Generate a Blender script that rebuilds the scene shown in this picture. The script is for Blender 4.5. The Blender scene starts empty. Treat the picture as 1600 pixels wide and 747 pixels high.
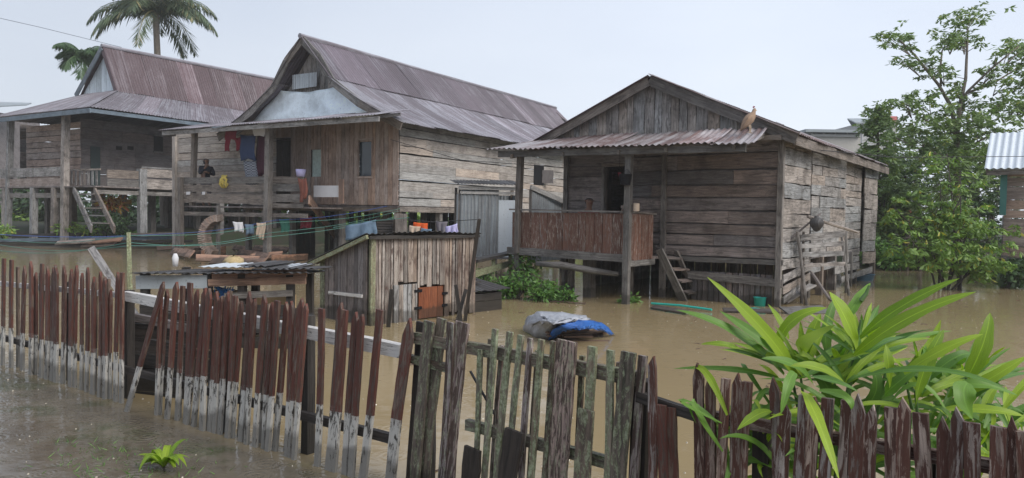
import bpy, math, random
from mathutils import Vector, Matrix
random.seed(7)
V = Vector
sc = bpy.context.scene
C = sc.collection
R_ = random.random
def U_(a, b): return random.uniform(a, b)

# ------------------------------------------------------------------ camera
FPX = 1150.0; CAMH = 1.75; PITCH = math.atan(38.5/FPX); ROLL = 0.015
_f0 = V((0, math.cos(PITCH), -math.sin(PITCH))); _u0 = V((0, math.sin(PITCH), math.cos(PITCH))); _r0 = V((1, 0, 0))
CR = _r0*math.cos(ROLL) + _u0*math.sin(ROLL); CU = -_r0*math.sin(ROLL) + _u0*math.cos(ROLL); CF = _f0
cd = bpy.data.cameras.new('camera'); cam = bpy.data.objects.new('camera', cd); C.objects.link(cam)
cd.sensor_width = 36; cd.lens = 36*FPX/1600; cd.clip_start = 0.05; cd.clip_end = 2000
cam.matrix_world = Matrix(((CR.x, CU.x, -CF.x, 0), (CR.y, CU.y, -CF.y, 0), (CR.z, CU.z, -CF.z, CAMH), (0, 0, 0, 1)))
sc.camera = cam
sc.view_settings.view_transform = 'Standard'; sc.view_settings.look = 'None'; sc.view_settings.gamma = 1
sc.view_settings.exposure = 1.0; sc.cycles.volume_bounces = 2
# ------------------------------------------------------------------ world: overcast sky
w = bpy.data.worlds.new('World'); sc.world = w; w.use_nodes = True
nt = w.node_tree; nt.nodes.clear()
def wn(t, **k):
    n = nt.nodes.new(t)
    for a, b in k.items(): setattr(n, a, b)
    return n
SUN_EL, SUN_ROT = math.radians(38), math.radians(128)
sky = wn('ShaderNodeTexSky', sky_type='NISHITA', sun_disc=False, sun_elevation=SUN_EL, sun_rotation=SUN_ROT, dust_density=4.0)
bg1 = wn('ShaderNodeBackground'); bg1.inputs[1].default_value = 0.05
nt.links.new(sky.outputs[0], bg1.inputs[0])
tc = wn('ShaderNodeTexCoord'); sep = wn('ShaderNodeSeparateXYZ'); nt.links.new(tc.outputs['Generated'], sep.inputs[0])
noi = wn('ShaderNodeTexNoise'); noi.inputs['Scale'].default_value = 2.2; noi.inputs['Detail'].default_value = 4
mp = wn('ShaderNodeMapping'); mp.inputs['Scale'].default_value = (1, 1, 3); nt.links.new(tc.outputs['Generated'], mp.inputs[0]); nt.links.new(mp.outputs[0], noi.inputs[0])
rmp = wn('ShaderNodeValToRGB'); nt.links.new(sep.outputs[2], rmp.inputs[0])
e = rmp.color_ramp.elements
e[0].position = 0.0; e[0].color = (0.82, 0.875, 0.95, 1); e[1].position = 0.35; e[1].color = (0.70, 0.765, 0.885, 1)
cm = wn('ShaderNodeMix', data_type='RGBA', blend_type='MULTIPLY'); cm.inputs[0].default_value = 1
r2 = wn('ShaderNodeValToRGB'); nt.links.new(noi.outputs[0], r2.inputs[0])
r2.color_ramp.elements[0].position = .3; r2.color_ramp.elements[0].color = (.90, .915, .94, 1); r2.color_ramp.elements[1].position = .7; r2.color_ramp.elements[1].color = (1, 1, 1, 1)
nt.links.new(rmp.outputs[0], cm.inputs[6]); nt.links.new(r2.outputs[0], cm.inputs[7])
bg2 = wn('ShaderNodeBackground'); bg2.inputs[1].default_value = 0.635
r3 = wn('ShaderNodeMapRange'); nt.links.new(sep.outputs[0], r3.inputs[0]); r3.inputs[1].default_value = -.5; r3.inputs[2].default_value = .3; r3.inputs[3].default_value = .80; r3.inputs[4].default_value = 1.0
cm2 = wn('ShaderNodeMix', data_type='RGBA', blend_type='MULTIPLY'); cm2.inputs[0].default_value = 1; nt.links.new(cm.outputs[2], cm2.inputs[6]); nt.links.new(r3.outputs[0], cm2.inputs[7])
nt.links.new(cm2.outputs[2], bg2.inputs[0])
mxs = wn('ShaderNodeMixShader'); mxs.inputs[0].default_value = 0.88
nt.links.new(bg1.outputs[0], mxs.inputs[1]); nt.links.new(bg2.outputs[0], mxs.inputs[2])
wo = wn('ShaderNodeOutputWorld'); nt.links.new(mxs.outputs[0], wo.inputs[0])
sd = bpy.data.lights.new('sun', 'SUN'); sd.energy = 1.5; sd.angle = math.radians(35); sd.color = (1, .95, .88)
sun = bpy.data.objects.new('sun', sd); C.objects.link(sun)
sdir = V((math.sin(SUN_ROT)*math.cos(SUN_EL), math.cos(SUN_ROT)*math.cos(SUN_EL), math.sin(SUN_EL)))
sun.rotation_euler = sdir.to_track_quat('Z', 'Y').to_euler()

# ------------------------------------------------------------------ pixel helpers (photo pixels -> world)
HAZE = .0009
CAM = V((0, 0, CAMH))
def ray(px, py): return CF*FPX + CR*(px-800) - CU*(py-373.5)
def W(px, py, z=0.0):
    d = ray(px, py); return CAM + d*((z-CAMH)/d.z)
def D(px, py, Y):
    d = ray(px, py); return CAM + d*(Y/d.y)
class Frame:
    """vertical plane frame: origin on the water plane, u along the plane, n out of it"""
    def __init__(s, o, u, n):
        s.o = V((o[0], o[1], 0)); s.u = V((u[0], u[1], 0)).normalized(); s.n = V((n[0], n[1], 0)).normalized()
    def p(s, u, z, v=0): return s.o + s.u*u + s.n*v + V((0, 0, z))
    def px(s, px, py, v=0):
        d = ray(px, py); o = s.o + s.n*v
        t = (o-CAM).dot(s.n)/d.dot(s.n); q = CAM + d*t
        return ((q-o).dot(s.u), q.z)
    def shift(s, u=0, v=0): return Frame(s.o+s.u*u+s.n*v, s.u, s.n)

# ------------------------------------------------------------------ mesh builder
class MB:
    def __init__(s): s.v = []; s.f = []; s.b = []; s.sm = False
    def add(s, vs, fs, bs):
        n = len(s.v); s.v += [tuple(x) for x in vs]; s.f += [tuple(i+n for i in f) for f in fs]; s.b += [tuple(x) for x in bs]
    def extr(s, pts, off, bus):
        n = len(pts); vs = list(pts)+[p+off for p in pts]
        fs = [tuple(range(n)), tuple(range(2*n-1, n-1, -1))]+[(i, i+n, (i+1) % n+n, (i+1) % n) for i in range(n)]
        s.add(vs, fs, list(bus)*2)
    def box(s, c, sx, sy, sz, rz=0, tilt=None):
        m = Matrix.Rotation(rz, 3, 'Z')
        if tilt: m = m @ Matrix.Rotation(tilt[0], 3, 'X') @ Matrix.Rotation(tilt[1], 3, 'Y')
        c = V(c); r = R_()*50
        vs = []; bs = []
        for i in (-1, 1):
            for j in (-1, 1):
                for k in (-1, 1):
                    vs.append(c+m @ V((i*sx/2, j*sy/2, k*sz/2))); bs.append((i*sx/2+k*.3*sz, j*sy/2+k*sz/2, r))
        s.add(vs, [(0, 1, 3, 2), (4, 6, 7, 5), (0, 4, 5, 1), (2, 3, 7, 6), (0, 2, 6, 4), (1, 5, 7, 3)], bs)
    def board(s, a, b, side, w, t, n=5, jit=0.06, point=0, w2=None, bow=0.0, seed=None):
        """plank from a to b; side = width direction; ragged edges"""
        a = V(a); b = V(b); d = b-a; L = d.length
        if L < 1e-4: return
        d /= L; side = V(side); side = (side-d*side.dot(d)).normalized(); nn = d.cross(side)
        w2 = w if w2 is None else w2; r = R_()*80 if seed is None else seed; vs = []; bs = []
        bw = U_(-bow, bow)
        for i in range(n+1):
            f = i/n; c = a+d*(L*f)+side*(bw*math.sin(f*math.pi)); ww = w+(w2-w)*f
            l = ww/2*(1+U_(-jit, jit)); rr = ww/2*(1+U_(-jit, jit))
            for (sx, tx) in ((-l, -.5), (rr, -.5), (rr, .5), (-l, .5)):
                vs.append(c+side*sx+nn*(t*tx)); bs.append((L*f, sx+tx*t*1.3, r))
        fs = [(0, 3, 2, 1)]
        for i in range(n):
            k = i*4
            for j in range(4): fs.append((k+j, k+(j+1) % 4, k+4+(j+1) % 4, k+4+j))
        k = n*4
        if point:
            o = U_(-.25, .25)*w2
            vs += [b+d*point+side*o-nn*t/2, b+d*point+side*o+nn*t/2]; bs += [(L+point, o, r)]*2
            fs += [(k, k+1, k+4), (k+2, k+3, k+5), (k+1, k+2, k+5, k+4), (k+3, k, k+4, k+5)]
        else: fs.append((k, k+1, k+2, k+3))
        s.add(vs, fs, bs)
    def tube(s, pts, rad, n=6, cap=True, jit=0.0):
        pts = [V(p) for p in pts]
        if not isinstance(rad, (list, tuple)): rad = [rad]*len(pts)
        r0 = R_()*60; vs = []; bs = []; fs = []; L = 0
        ref = V((0.13, 0.37, 1)) if abs((pts[-1]-pts[0]).normalized().z) < .8 else V((1, .2, .1))
        for i, p in enumerate(pts):
            d = (pts[min(i+1, len(pts)-1)]-pts[max(i-1, 0)]).normalized()
            x = d.cross(ref).normalized(); y = d.cross(x)
            if i: L += (p-pts[i-1]).length
            for k in range(n):
                a = 2*math.pi*k/n; rr = rad[i]*(1+U_(-jit, jit))
                vs.append(p+x*math.cos(a)*rr+y*math.sin(a)*rr); bs.append((L, math.sin(a)*rad[i]*1.5, r0))
        for i in range(len(pts)-1):
            for k in range(n): fs.append((i*n+k, i*n+(k+1) % n, (i+1)*n+(k+1) % n, (i+1)*n+k))
        if cap: fs += [tuple(range(n-1, -1, -1)), tuple(range((len(pts)-1)*n, len(pts)*n))]
        s.add(vs, fs, bs)
    def lathe(s, c, prof, n=16, axis=None):
        c = V(c); ax = V(axis or (0, 0, 1)).normalized(); x = ax.orthogonal().normalized(); y = ax.cross(x); r = R_()*50
        vs = []; bs = []; fs = []
        for (rr, z) in prof:
            for k in range(n):
                a = 2*math.pi*k/n; vs.append(c+x*rr*math.cos(a)+y*rr*math.sin(a)+ax*z); bs.append((z, rr*math.sin(a), r))
        for i in range(len(prof)-1):
            for k in range(n): fs.append((i*n+k, i*n+(k+1) % n, (i+1)*n+(k+1) % n, (i+1)*n+k))
        s.add(vs, fs, bs)
    def leaf(s, b, t, w, up=None, r=None):
        b = V(b); t = V(t); d = t-b
        up = V(up) if up else V((U_(-1, 1), U_(-1, 1), 1))
        sd = d.cross(up)
        if sd.length < 1e-5: sd = V((1, 0, 0))
        sd = sd.normalized()*w/2; r = R_()*100 if r is None else r
        m = b+d*.45; dn = V((0, 0, -w*.25))
        s.add([b, m-sd+dn, t, m+sd+dn], [(0, 1, 2), (0, 2, 3)], [(0, 0, r), (.5, -1, r), (1, 0, r), (.5, 1, r)])
    def blade(s, pts, w, up=(0, 0, 1), fold=.25, n=10, r=None, kind=0, arch=True):
        """long leaf along a smooth path of 3 control points"""
        pts = [V(p) for p in pts]
        if len(pts) == 2: pts = [pts[0], (pts[0]+pts[1])/2, pts[1]]
        a, c, b = pts[0], pts[1]*2-(pts[0]+pts[2])/2, pts[2]
        r = R_()*100 if r is None else r; vs = []; bs = []; fs = []; up = V(up)
        ph = U_(0, 6)
        for i in range(n+1):
            f = i/n; p = a*(1-f)**2+c*2*f*(1-f)+b*f*f; d = (c-a)*(1-f)+(b-c)*f
            sd = d.cross(up).normalized(); nn = sd.cross(d).normalized()
            ww = w/2*max(0.02, (math.sin(math.pi*min(1, f*.97+.03))**.6)*(1-.35*f)); wav = 1+.08*math.sin(f*17+ph)
            for k, q in ((-1, 1), (-.5, .6), (0, 0), (.5, .6), (1, 1)):
                vs.append(p+sd*ww*k*wav+nn*(fold*ww*q*(1+.25*math.sin(f*11+ph*k)))); bs.append((f, k, r))
        for i in range(n):
            for k in range(4): fs.append((i*5+k, i*5+k+1, i*5+5+k+1, i*5+5+k))
        s.add(vs, fs, bs)
    def corr(s, p00, p10, p01, p11, pitch=.12, amp=.014, sheet=.8, rows=4, ragged=.0, lift=.012, sag=0):
        """corrugated sheets; p00->p10 along the eave, p00->p01 up the slope"""
        p00, p10, p01, p11 = map(V, (p00, p10, p01, p11)); W_ = (p10-p00).length; H_ = (p01-p00).length
        nn = (p10-p00).cross(p01-p00).normalized()
        if nn.z < 0: nn = -nn
        ns = max(1, round(W_/sheet)); sp = 6
        for q in range(ns):
            a0 = q/ns; a1 = (q+1)/ns+.02/max(W_, .1)*3; r = R_()*70; dz = U_(0, lift); rag = U_(-ragged, ragged)
            nc = max(2, int(round(W_/ns/pitch)))*sp; vs = []; bs = []; fs = []
            tl = U_(-1, 1)*lift
            for j in range(rows+1):
                g = j/rows
                for i in range(nc+1):
                    f = a0+(a1-a0)*i/nc; gg = g if j else g+rag/H_
                    P = (p00*(1-f)+p10*f)*(1-gg)+(p01*(1-f)+p11*f)*gg
                    h = amp*math.sin(2*math.pi*i/sp)+dz+tl*g-sag*math.sin(g*math.pi)
                    vs.append(P+nn*h); bs.append((gg*H_, f*W_, r))
            for j in range(rows):
                for i in range(nc):
                    k = j*(nc+1)+i; fs.append((k, k+1, k+nc+2, k+nc+1))
            s.add(vs, fs, bs)
    def build(s, name, mat, parent=None, smooth=False, solid=0):
        me = bpy.data.meshes.new(name); me.from_pydata(s.v, [], s.f); me.update()
        at = me.attributes.new('bu', 'FLOAT_VECTOR', 'POINT'); at.data.foreach_set('vector', [c for b in s.b for c in b])
        if mat: me.materials.append(mat)
        if smooth: me.polygons.foreach_set('use_smooth', [True]*len(me.polygons))
        o = bpy.data.objects.new(name, me); C.objects.link(o)
        if parent is not None:
            o.parent = parent
            o.matrix_parent_inverse = Matrix.Translation(-parent.location)
        if solid:
            m = o.modifiers.new('thickness', 'SOLIDIFY'); m.thickness = solid; m.offset = -1
        return o
def thing(name, label, cat, loc, group=None):
    o = bpy.data.objects.new(name, None); C.objects.link(o); o.location = V(loc); o.empty_display_size = .2
    o['label'] = label; o['category'] = cat
    if group: o['group'] = group
    return o
def tag(o, label, cat, group=None):
    o['label'] = label; o['category'] = cat
    if group: o['group'] = group
    return o
def clip(poly, a, b, c):
    out = []; n = len(poly)
    for i in range(n):
        p, q = poly[i], poly[(i+1) % n]; dp = a*p[0]+b*p[1]-c; dq = a*q[0]+b*q[1]-c
        if dp >= 0: out.append(p)
        if dp*dq < 0:
            t = dp/(dp-dq); out.append((p[0]+(q[0]-p[0])*t, p[1]+(q[1]-p[1])*t))
    return out
def sgn_(pc):
    return 1 if sum(pc[i][0]*pc[(i+1) % len(pc)][1]-pc[(i+1) % len(pc)][0]*pc[i][1] for i in range(len(pc))) > 0 else -1
def planks(mb, fr, poly, w, horiz=True, v=0.0, t=.025, gap=.008, jv=.01, wj=.25, joint=0, tilt=0.0, drop=0.0, endj=0.0):
    """clad the (u,z) polygon of a frame plane with single boards"""
    ax = 1 if horiz else 0
    lo = min(p[ax] for p in poly); hi = max(p[ax] for p in poly); x = lo; o = 1-ax
    while x < hi-.01:
        ww = w*U_(1-wj, 1+wj); x2 = min(hi, x+ww)
        if hi-x2 < w*.3: x2 = hi
        A = (1, 0) if ax == 0 else (0, 1); tl = U_(-tilt, tilt)
        A1 = [A[0], A[1]]; A1[o] = tl
        mid = sum(p[o] for p in poly)/len(poly)
        c1 = x+gap/2+tl*mid; c2 = x2-gap/2+tl*mid
        strip = clip(poly, A1[0], A1[1], c1); strip = clip(strip, -A1[0], -A1[1], -c2) if len(strip) > 2 else strip
        x = x2
        if len(strip) < 3 or R_() < drop: continue
        pieces = [strip]
        if joint:
            a0 = min(p[o] for p in strip); a1 = max(p[o] for p in strip); cuts = []; q = a0+U_(.3, 1)*joint
            while q < a1-.4: cuts.append(q); q += joint*U_(.6, 1.3)
            pieces = []; rest = strip
            for cc in cuts:
                B = [0, 0]; B[o] = 1
                pc = clip(rest, -B[0], -B[1], -(cc-.003)); rest = clip(rest, B[0], B[1], cc+.003)
                if len(pc) > 2: pieces.append(pc)
            if len(rest) > 2: pieces.append(rest)
        for pc in pieces:
            vv = v+U_(0, jv); r = R_()*80; e0 = min(p[o] for p in pc); e1 = max(p[o] for p in pc)
            sh = U_(-endj, endj)
            pts = []; bs = []; fine_ = []; jj = min(.016, w*.05)
            for i_, p in enumerate(pc):
                p2 = pc[(i_+1) % len(pc)]; fine_.append(p); el = math.hypot(p2[0]-p[0], p2[1]-p[1]); nsg = min(9, int(el/.35)); dx, dy = (p2[1]-p[1])/max(el, 1e-6), -(p2[0]-p[0])/max(el, 1e-6)
                for h_ in range(1, nsg):
                    tt = (h_+U_(-.3, .3))/nsg; jv_ = U_(-jj, jj*.25); fine_.append((p[0]+(p2[0]-p[0])*tt+dx*jv_*sgn_(pc), p[1]+(p2[1]-p[1])*tt+dy*jv_*sgn_(pc)))
            for p in fine_:
                q = list(p)
                if endj:
                    if abs(q[o]-e0) < 1e-4: q[o] += sh
                pts.append(fr.p(q[0], q[1], vv)); bs.append((q[o], q[ax], r))
            mb.extr(pts, fr.n*t, bs)
def rect(u0, u1, z0, z1): return [(u0, z0), (u1, z0), (u1, z1), (u0, z1)]

# ------------------------------------------------------------------ materials
class N:
    def __init__(s, name):
        s.m = bpy.data.materials.new(name); s.m.use_nodes = True; s.t = s.m.node_tree; s.t.nodes.clear()
        s.o = s.n('ShaderNodeOutputMaterial'); s.p = s.n('ShaderNodeBsdfPrincipled'); s.l(s.p.outputs[0], s.o.inputs[0])
    def n(s, t, **k):
        x = s.t.nodes.new(t)
        for a, b in k.items(): setattr(x, a, b)
        return x
    def l(s, a, b): s.t.links.new(a, b)
    def attr(s): return s.n('ShaderNodeAttribute', attribute_name='bu').outputs['Vector']
    def pos(s): return s.n('ShaderNodeNewGeometry').outputs['Position']
    def map(s, vec, sc, loc=(0, 0, 0)):
        m = s.n('ShaderNodeMapping'); m.inputs['Scale'].default_value = sc; m.inputs['Location'].default_value = loc; s.l(vec, m.inputs[0]); return m.outputs[0]
    def noise(s, vec, scale=1, det=5, rough=.6, dist=0):
        x = s.n('ShaderNodeTexNoise'); x.inputs['Scale'].default_value = scale; x.inputs['Detail'].default_value = det; x.inputs['Roughness'].default_value = rough
        x.inputs['Distortion'].default_value = dist
        s.l(vec, x.inputs['Vector']); return x.outputs[0]
    def ramp(s, fac, *st):
        r = s.n('ShaderNodeValToRGB'); e = r.color_ramp.elements
        while len(e) < len(st): e.new(.5)
        for i, (p, c) in enumerate(st):
            e[i].position = p; e[i].color = (c, c, c, 1) if isinstance(c, (int, float)) else (*c, 1)
        s.l(fac, r.inputs[0]); return r.outputs[0]
    def mix(s, fac, a, b, mode='MIX'):
        m = s.n('ShaderNodeMix', data_type='RGBA', blend_type=mode)
        for sock, v in ((m.inputs[0], fac), (m.inputs[6], a), (m.inputs[7], b)):
            if hasattr(v, 'links'): s.l(v, sock)
            elif isinstance(v, (int, float)): sock.default_value = v if sock == m.inputs[0] else (v, v, v, 1)
            else: sock.default_value = (*v, 1)
        return m.outputs[2]
    def math(s, op, a, b=0, c=None, clamp=False):
        m = s.n('ShaderNodeMath', operation=op, use_clamp=clamp)
        for i, v in enumerate((a, b, c)):
            if v is None: continue
            if hasattr(v, 'links'): s.l(v, m.inputs[i])
            else: m.inputs[i].default_value = v
        return m.outputs[0]
    def sep(s, vec):
        x = s.n('ShaderNodeSeparateXYZ'); s.l(vec, x.inputs[0]); return x.outputs
    def rnd(s, val, off=0.0):
        x = s.n('ShaderNodeTexWhiteNoise', noise_dimensions='1D'); s.l(s.math('ADD', val, off), x.inputs['W']); return x.outputs['Value']
    def bump(s, h, st=.4, dist=.02):
        b = s.n('ShaderNodeBump'); b.inputs['Strength'].default_value = st; b.inputs['Distance'].default_value = dist; s.l(h, b.inputs['Height']); s.l(b.outputs[0], s.p.inputs['Normal'])
    def set(s, col=None, rough=.7, spec=.4):
        if col is not None:
            if hasattr(col, 'links'): s.l(col, s.p.inputs['Base Color'])
            else: s.p.inputs['Base Color'].default_value = (*col, 1)
        if hasattr(rough, 'links'): s.l(rough, s.p.inputs['Roughness'])
        else: s.p.inputs['Roughness'].default_value = rough
        s.p.inputs['Specular IOR Level'].default_value = spec
        return s.m
def wood(name, c1, c2, stain=(.03, .025, .022), st=.5, var=.35, peel=None, pa=.5, moss=0, rough=.68, split=None, splitvar=.03, under=None):
    """weathered boards; peel = paint colour flaking over the wood; split = (z height, colour below)"""
    k = N(name); a = k.attr(); xyz = k.sep(a); P = k.pos()
    g = k.noise(k.map(a, (1.1, 15, 1)), 1.6, 8, .7, 1.2)
    col = k.mix(k.ramp(g, (.36, 0.0), (.62, 1.0)), c1, c2)
    fine = k.noise(k.map(a, (1.6, 70, 1)), 1, 5, .7, .4)
    col = k.mix(k.ramp(fine, (.33, .85), (.42, 0.0)), col, tuple(x*.3 for x in c1))
    rv = k.rnd(xyz[2]); col = k.mix(1.0, col, k.ramp(rv, (0, 1-var), (1, 1+var)), 'MULTIPLY')
    tint = k.ramp(k.rnd(xyz[2], 7.3), (0, (1.08, .96, .86)), (.5, (1, 1, 1)), (1, (.92, 1.0, 1.06)))
    col = k.mix(1.0, col, tint, 'MULTIPLY')
    blot = k.noise(P, 1.7, 6, .66, .4)
    col = k.mix(k.math('MULTIPLY', k.ramp(blot, (.47, 0.0), (.66, 1.0)), st), col, stain)
    blot2 = k.noise(k.map(a, (2.2, 9, 1), (3, 1, 0)), 1.3, 6, .7, 1.0)
    col = k.mix(k.math('MULTIPLY', k.ramp(blot2, (.53, 0.0), (.62, 1.0)), min(1, st*1.1)), col, tuple(x*1.3 for x in stain))
    if moss:
        mo = k.noise(k.map(a, (9, 30, 1)), 1.2, 9, .8, .5)
        col = k.mix(k.math('MULTIPLY', k.ramp(mo, (.5-.06*moss, 0.0), (.56-.045*moss, 1.0)), min(1, .6+.4*moss)), col, k.mix(k.ramp(k.noise(P, 45, 4, .7), (.35, 0.0), (.6, 1.0)), (.10, .12, .045), (.36, .41, .27)))
    if peel:
        pn = k.noise(k.map(a, (3.6, 32, 1), (5, 5, 2)), 1.4, 8, .72, .8)
        pm = k.ramp(pn, (pa-.02, 1.0), (pa+.02, 0.0))
        pc = k.mix(k.noise(k.map(a, (2, 30, 1)), 2, 4), tuple(x*.65 for x in peel), tuple(x*1.25 for x in peel))
        pc = k.mix(1.0, pc, k.ramp(k.rnd(xyz[2], 3.1), (0, 1-var), (1, 1+var*.8)), 'MULTIPLY')
        col = k.mix(pm, col, pc)
    if split:
        z = k.sep(P)[2]; zz = k.math('ADD', z, k.math('MULTIPLY', k.math('SUBTRACT', k.rnd(xyz[2], 1.7), .5), splitvar*2))
        below = k.math('LESS_THAN', zz, split[0])
        sn = k.noise(k.map(a, (4.5, 15, 1), (9, 2, 2)), 1.6, 9, .75, .9)
        low = k.math('ADD', .515, k.math('MULTIPLY', k.math('SUBTRACT', split[0], z), .17))
        pm = k.math('MULTIPLY', k.ramp(k.math('SUBTRACT', sn, low), (0.0, 0.0), (.03, 1.0)), 1.0)
        wc = k.mix(k.noise(k.map(a, (3, 20, 1)), 3, 5), tuple(x*.72 for x in split[1]), split[1])
        wet = k.mix(k.noise(P, 14, 5), (.025, .022, .02), (.075, .065, .055))
        lc = k.mix(k.math('SUBTRACT', 1.0, pm), wet, wc)
        col = k.mix(below, col, lc)
    zw = k.math('SUBTRACT', k.sep(P)[2], k.math('MULTIPLY', blot, .34))
    col = k.mix(k.math('MULTIPLY', k.ramp(zw, (.0, 1.0), (.05, 0.0)), .6), col, (.028, .024, .018))
    k.bump(k.math('ADD', g, k.math('MULTIPLY', fine, .6)), .8, .015)
    rg = k.ramp(blot, (.35, rough-.18), (.65, rough+.1))
    return k.set(col, rg, .35)
def tin(name, metal, rust, amt=.5, rough=.45, streak=1.0):
    k = N(name); a = k.attr(); xyz = k.sep(a); P = k.pos()
    s = k.noise(k.map(a, (.35, 7*streak, 1)), 1.4, 6, .65, .3); b = k.noise(P, .9, 6, .7)
    f = k.math('ADD', k.math('MULTIPLY', s, .6), k.math('MULTIPLY', b, .4))
    f = k.math('ADD', f, k.math('MULTIPLY', k.math('SUBTRACT', k.rnd(xyz[2]), .5), .16))
    rc = k.mix(k.noise(P, 5, 6, .7), tuple(x*.62 for x in rust), tuple(x*1.3 for x in rust))
    col = k.mix(k.ramp(f, (.62-amt*.34, 0.0), (.74-amt*.34, 1.0)), metal, rc)
    col = k.mix(1.0, col, k.ramp(k.rnd(xyz[2], 5.5), (0, .78), (.8, 1.08), (.95, 1.5)), 'MULTIPLY')
    sp = k.noise(P, 22, 4, .7); col = k.mix(k.ramp(sp, (.6, 0.0), (.7, .6)), col, tuple(x*.45 for x in rust))
    k.p.inputs['Metallic'].default_value = .12
    k.bump(sp, .2, .006)
    return k.set(col, k.ramp(f, (.3, rough-.08), (.7, rough+.25)), .5)
def plain(name, c, rough=.7, spec=.4, var=.3, scale=6, bump=.2, trans=0):
    k = N(name); P = k.pos(); n = k.noise(P, scale, 6, .65)
    col = k.mix(n, tuple(x*(1-var) for x in c), tuple(min(1, x*(1+var)) for x in c))
    if bump: k.bump(n, bump, .02)
    return k.set(col, rough, spec)
def leafm(name, c1, c2, yel=None, ya=0.0, rough=.45, trans=.25, stripe=False):
    k = N(name); a = k.attr(); xyz = k.sep(a); rv = k.rnd(xyz[2])
    col = k.mix(rv, c1, c2)
    if stripe:
        ax = k.math('ABSOLUTE', xyz[1]); col = k.mix(k.ramp(ax, (.02, .5), (.09, 0.0)), col, tuple(min(1, x*1.5+.02) for x in c2))
        vn = k.noise(k.map(a, (3, 22, 1)), 2, 3); col = k.mix(1.0, col, k.ramp(vn, (.3, .75), (.7, 1.2)), 'MULTIPLY')
        tipn = k.noise(k.map(a, (5, 2, 1)), 1.5, 4); tip = k.math('MULTIPLY', k.ramp(k.math('ADD', xyz[0], k.math('MULTIPLY', tipn, .3)), (1.05, 0.0), (1.2, 1.0)), .8)
        col = k.mix(tip, col, (.25, .17, .04))
    if yel:
        col = k.mix(k.ramp(k.rnd(xyz[2], 4.4), (1-ya-.02, 0.0), (1-ya, 1.0)), col, yel)
    k.set(col, rough, .45)
    tr = k.n('ShaderNodeBsdfTranslucent'); k.l(k.mix(1.0, col, (1.1, 1.3, .5), 'MULTIPLY'), tr.inputs[0])
    mx = k.n('ShaderNodeMixShader'); mx.inputs[0].default_value = trans
    k.l(k.p.outputs[0], mx.inputs[1]); k.l(tr.outputs[0], mx.inputs[2]); k.l(mx.outputs[0], k.o.inputs[0])
    return k.m
M = {}
M['dark'] = wood('dark_weathered_boards', (.105, .09, .088), (.25, .215, .205), stain=(.04, .034, .03), st=.55, var=.4)
M['grey'] = wood('grey_weathered_boards', (.155, .145, .14), (.39, .37, .355), st=.55, var=.2)
M['pale'] = wood('pale_weathered_boards', (.24, .215, .20), (.46, .43, .40), stain=(.07, .06, .05), st=.35, var=.18)
M['tan'] = wood('tan_upright_boards', (.22, .165, .14), (.44, .345, .295), stain=(.06, .035, .03), st=.4, var=.22)
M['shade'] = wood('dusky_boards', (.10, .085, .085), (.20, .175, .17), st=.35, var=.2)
M['beam'] = wood('grey_beam', (.10, .088, .08), (.25, .225, .205), st=.5, var=.25)
M['paint'] = wood('maroon_flaking_panel', (.20, .165, .14), (.38, .32, .28), stain=(.05, .03, .025), st=.6, var=.25, peel=(.135, .062, .042), pa=.545)
M['shed'] = wood('shed_boards', (.15, .115, .095), (.40, .345, .30), stain=(.055, .03, .024), st=.75, var=.4)
M['shedmoss'] = wood('mossy_shed_boards', (.11, .095, .06), (.26, .23, .14), st=.6, var=.3, moss=.3)
M['picket'] = wood('red_brown_picket', (.075, .05, .04), (.17, .125, .10), stain=(.03, .018, .015), st=.45, var=.3, peel=(.115, .042, .031), pa=.52, split=(.42, (.56, .54, .50)), splitvar=.035)
M['picketr'] = wood('dark_red_picket', (.11, .08, .065), (.38, .32, .29), stain=(.03, .018, .015), st=.4, var=.35, peel=(.088, .036, .026), pa=.515)
M['picketb'] = wood('faded_brown_picket', (.07, .05, .04), (.22, .17, .14), stain=(.03, .02, .015), st=.5, var=.4, split=(.40, (.36, .35, .33)), splitvar=.06)
M['gate'] = wood('old_gate_board', (.06, .045, .036), (.20, .155, .125), stain=(.03, .03, .02), st=.5, var=.35, moss=.1, peel=None)
M['gatepeel'] = wood('peeling_gate_board', (.26, .20, .19), (.42, .35, .33), st=.3, var=.2, peel=(.085, .058, .048), pa=.5, moss=.05)
M['lichen'] = wood('lichen_slat', (.10, .09, .07), (.23, .20, .16), st=.3, var=.35, moss=.7)
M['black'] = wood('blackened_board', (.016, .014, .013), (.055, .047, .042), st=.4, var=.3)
M['white'] = wood('whitewashed_rail', (.22, .2, .18), (.4, .38, .35), st=.35, var=.15, peel=(.62, .60, .58), pa=.57)
M['redplank'] = wood('red_brown_plank', (.15, .085, .062), (.38, .245, .18), st=.35, var=.3)
M['orange'] = wood('rusty_orange_hatch', (.13, .04, .018), (.26, .09, .04), stain=(.1, .04, .02), st=.4, var=.2)
M['blueb'] = wood('blue_grey_fascia', (.10, .13, .16), (.17, .21, .25), st=.3, var=.15)
M['mossb'] = wood('mossy_board', (.15, .13, .08), (.3, .27, .16), st=.4, var=.2, moss=.9)
M['roofB'] = tin('rusted_roof_tin', (.20, .188, .215), (.105, .087, .105), .85, .46)
M['roofBl'] = tin('faded_roof_tin', (.29, .285, .32), (.17, .15, .17), .6, .44)
M['roofA'] = tin('maroon_roof_tin', (.155, .125, .14), (.088, .058, .066), .85, .48)
M['roofC'] = tin('porch_roof_tin', (.34, .32, .335), (.13, .085, .082), .62, .42)
M['zinc'] = tin('zinc_sheet', (.36, .40, .43), (.24, .25, .26), .45, .38)
M['zincb'] = tin('bright_zinc_sheet', (.60, .65, .70), (.42, .45, .48), .35, .35)
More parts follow.
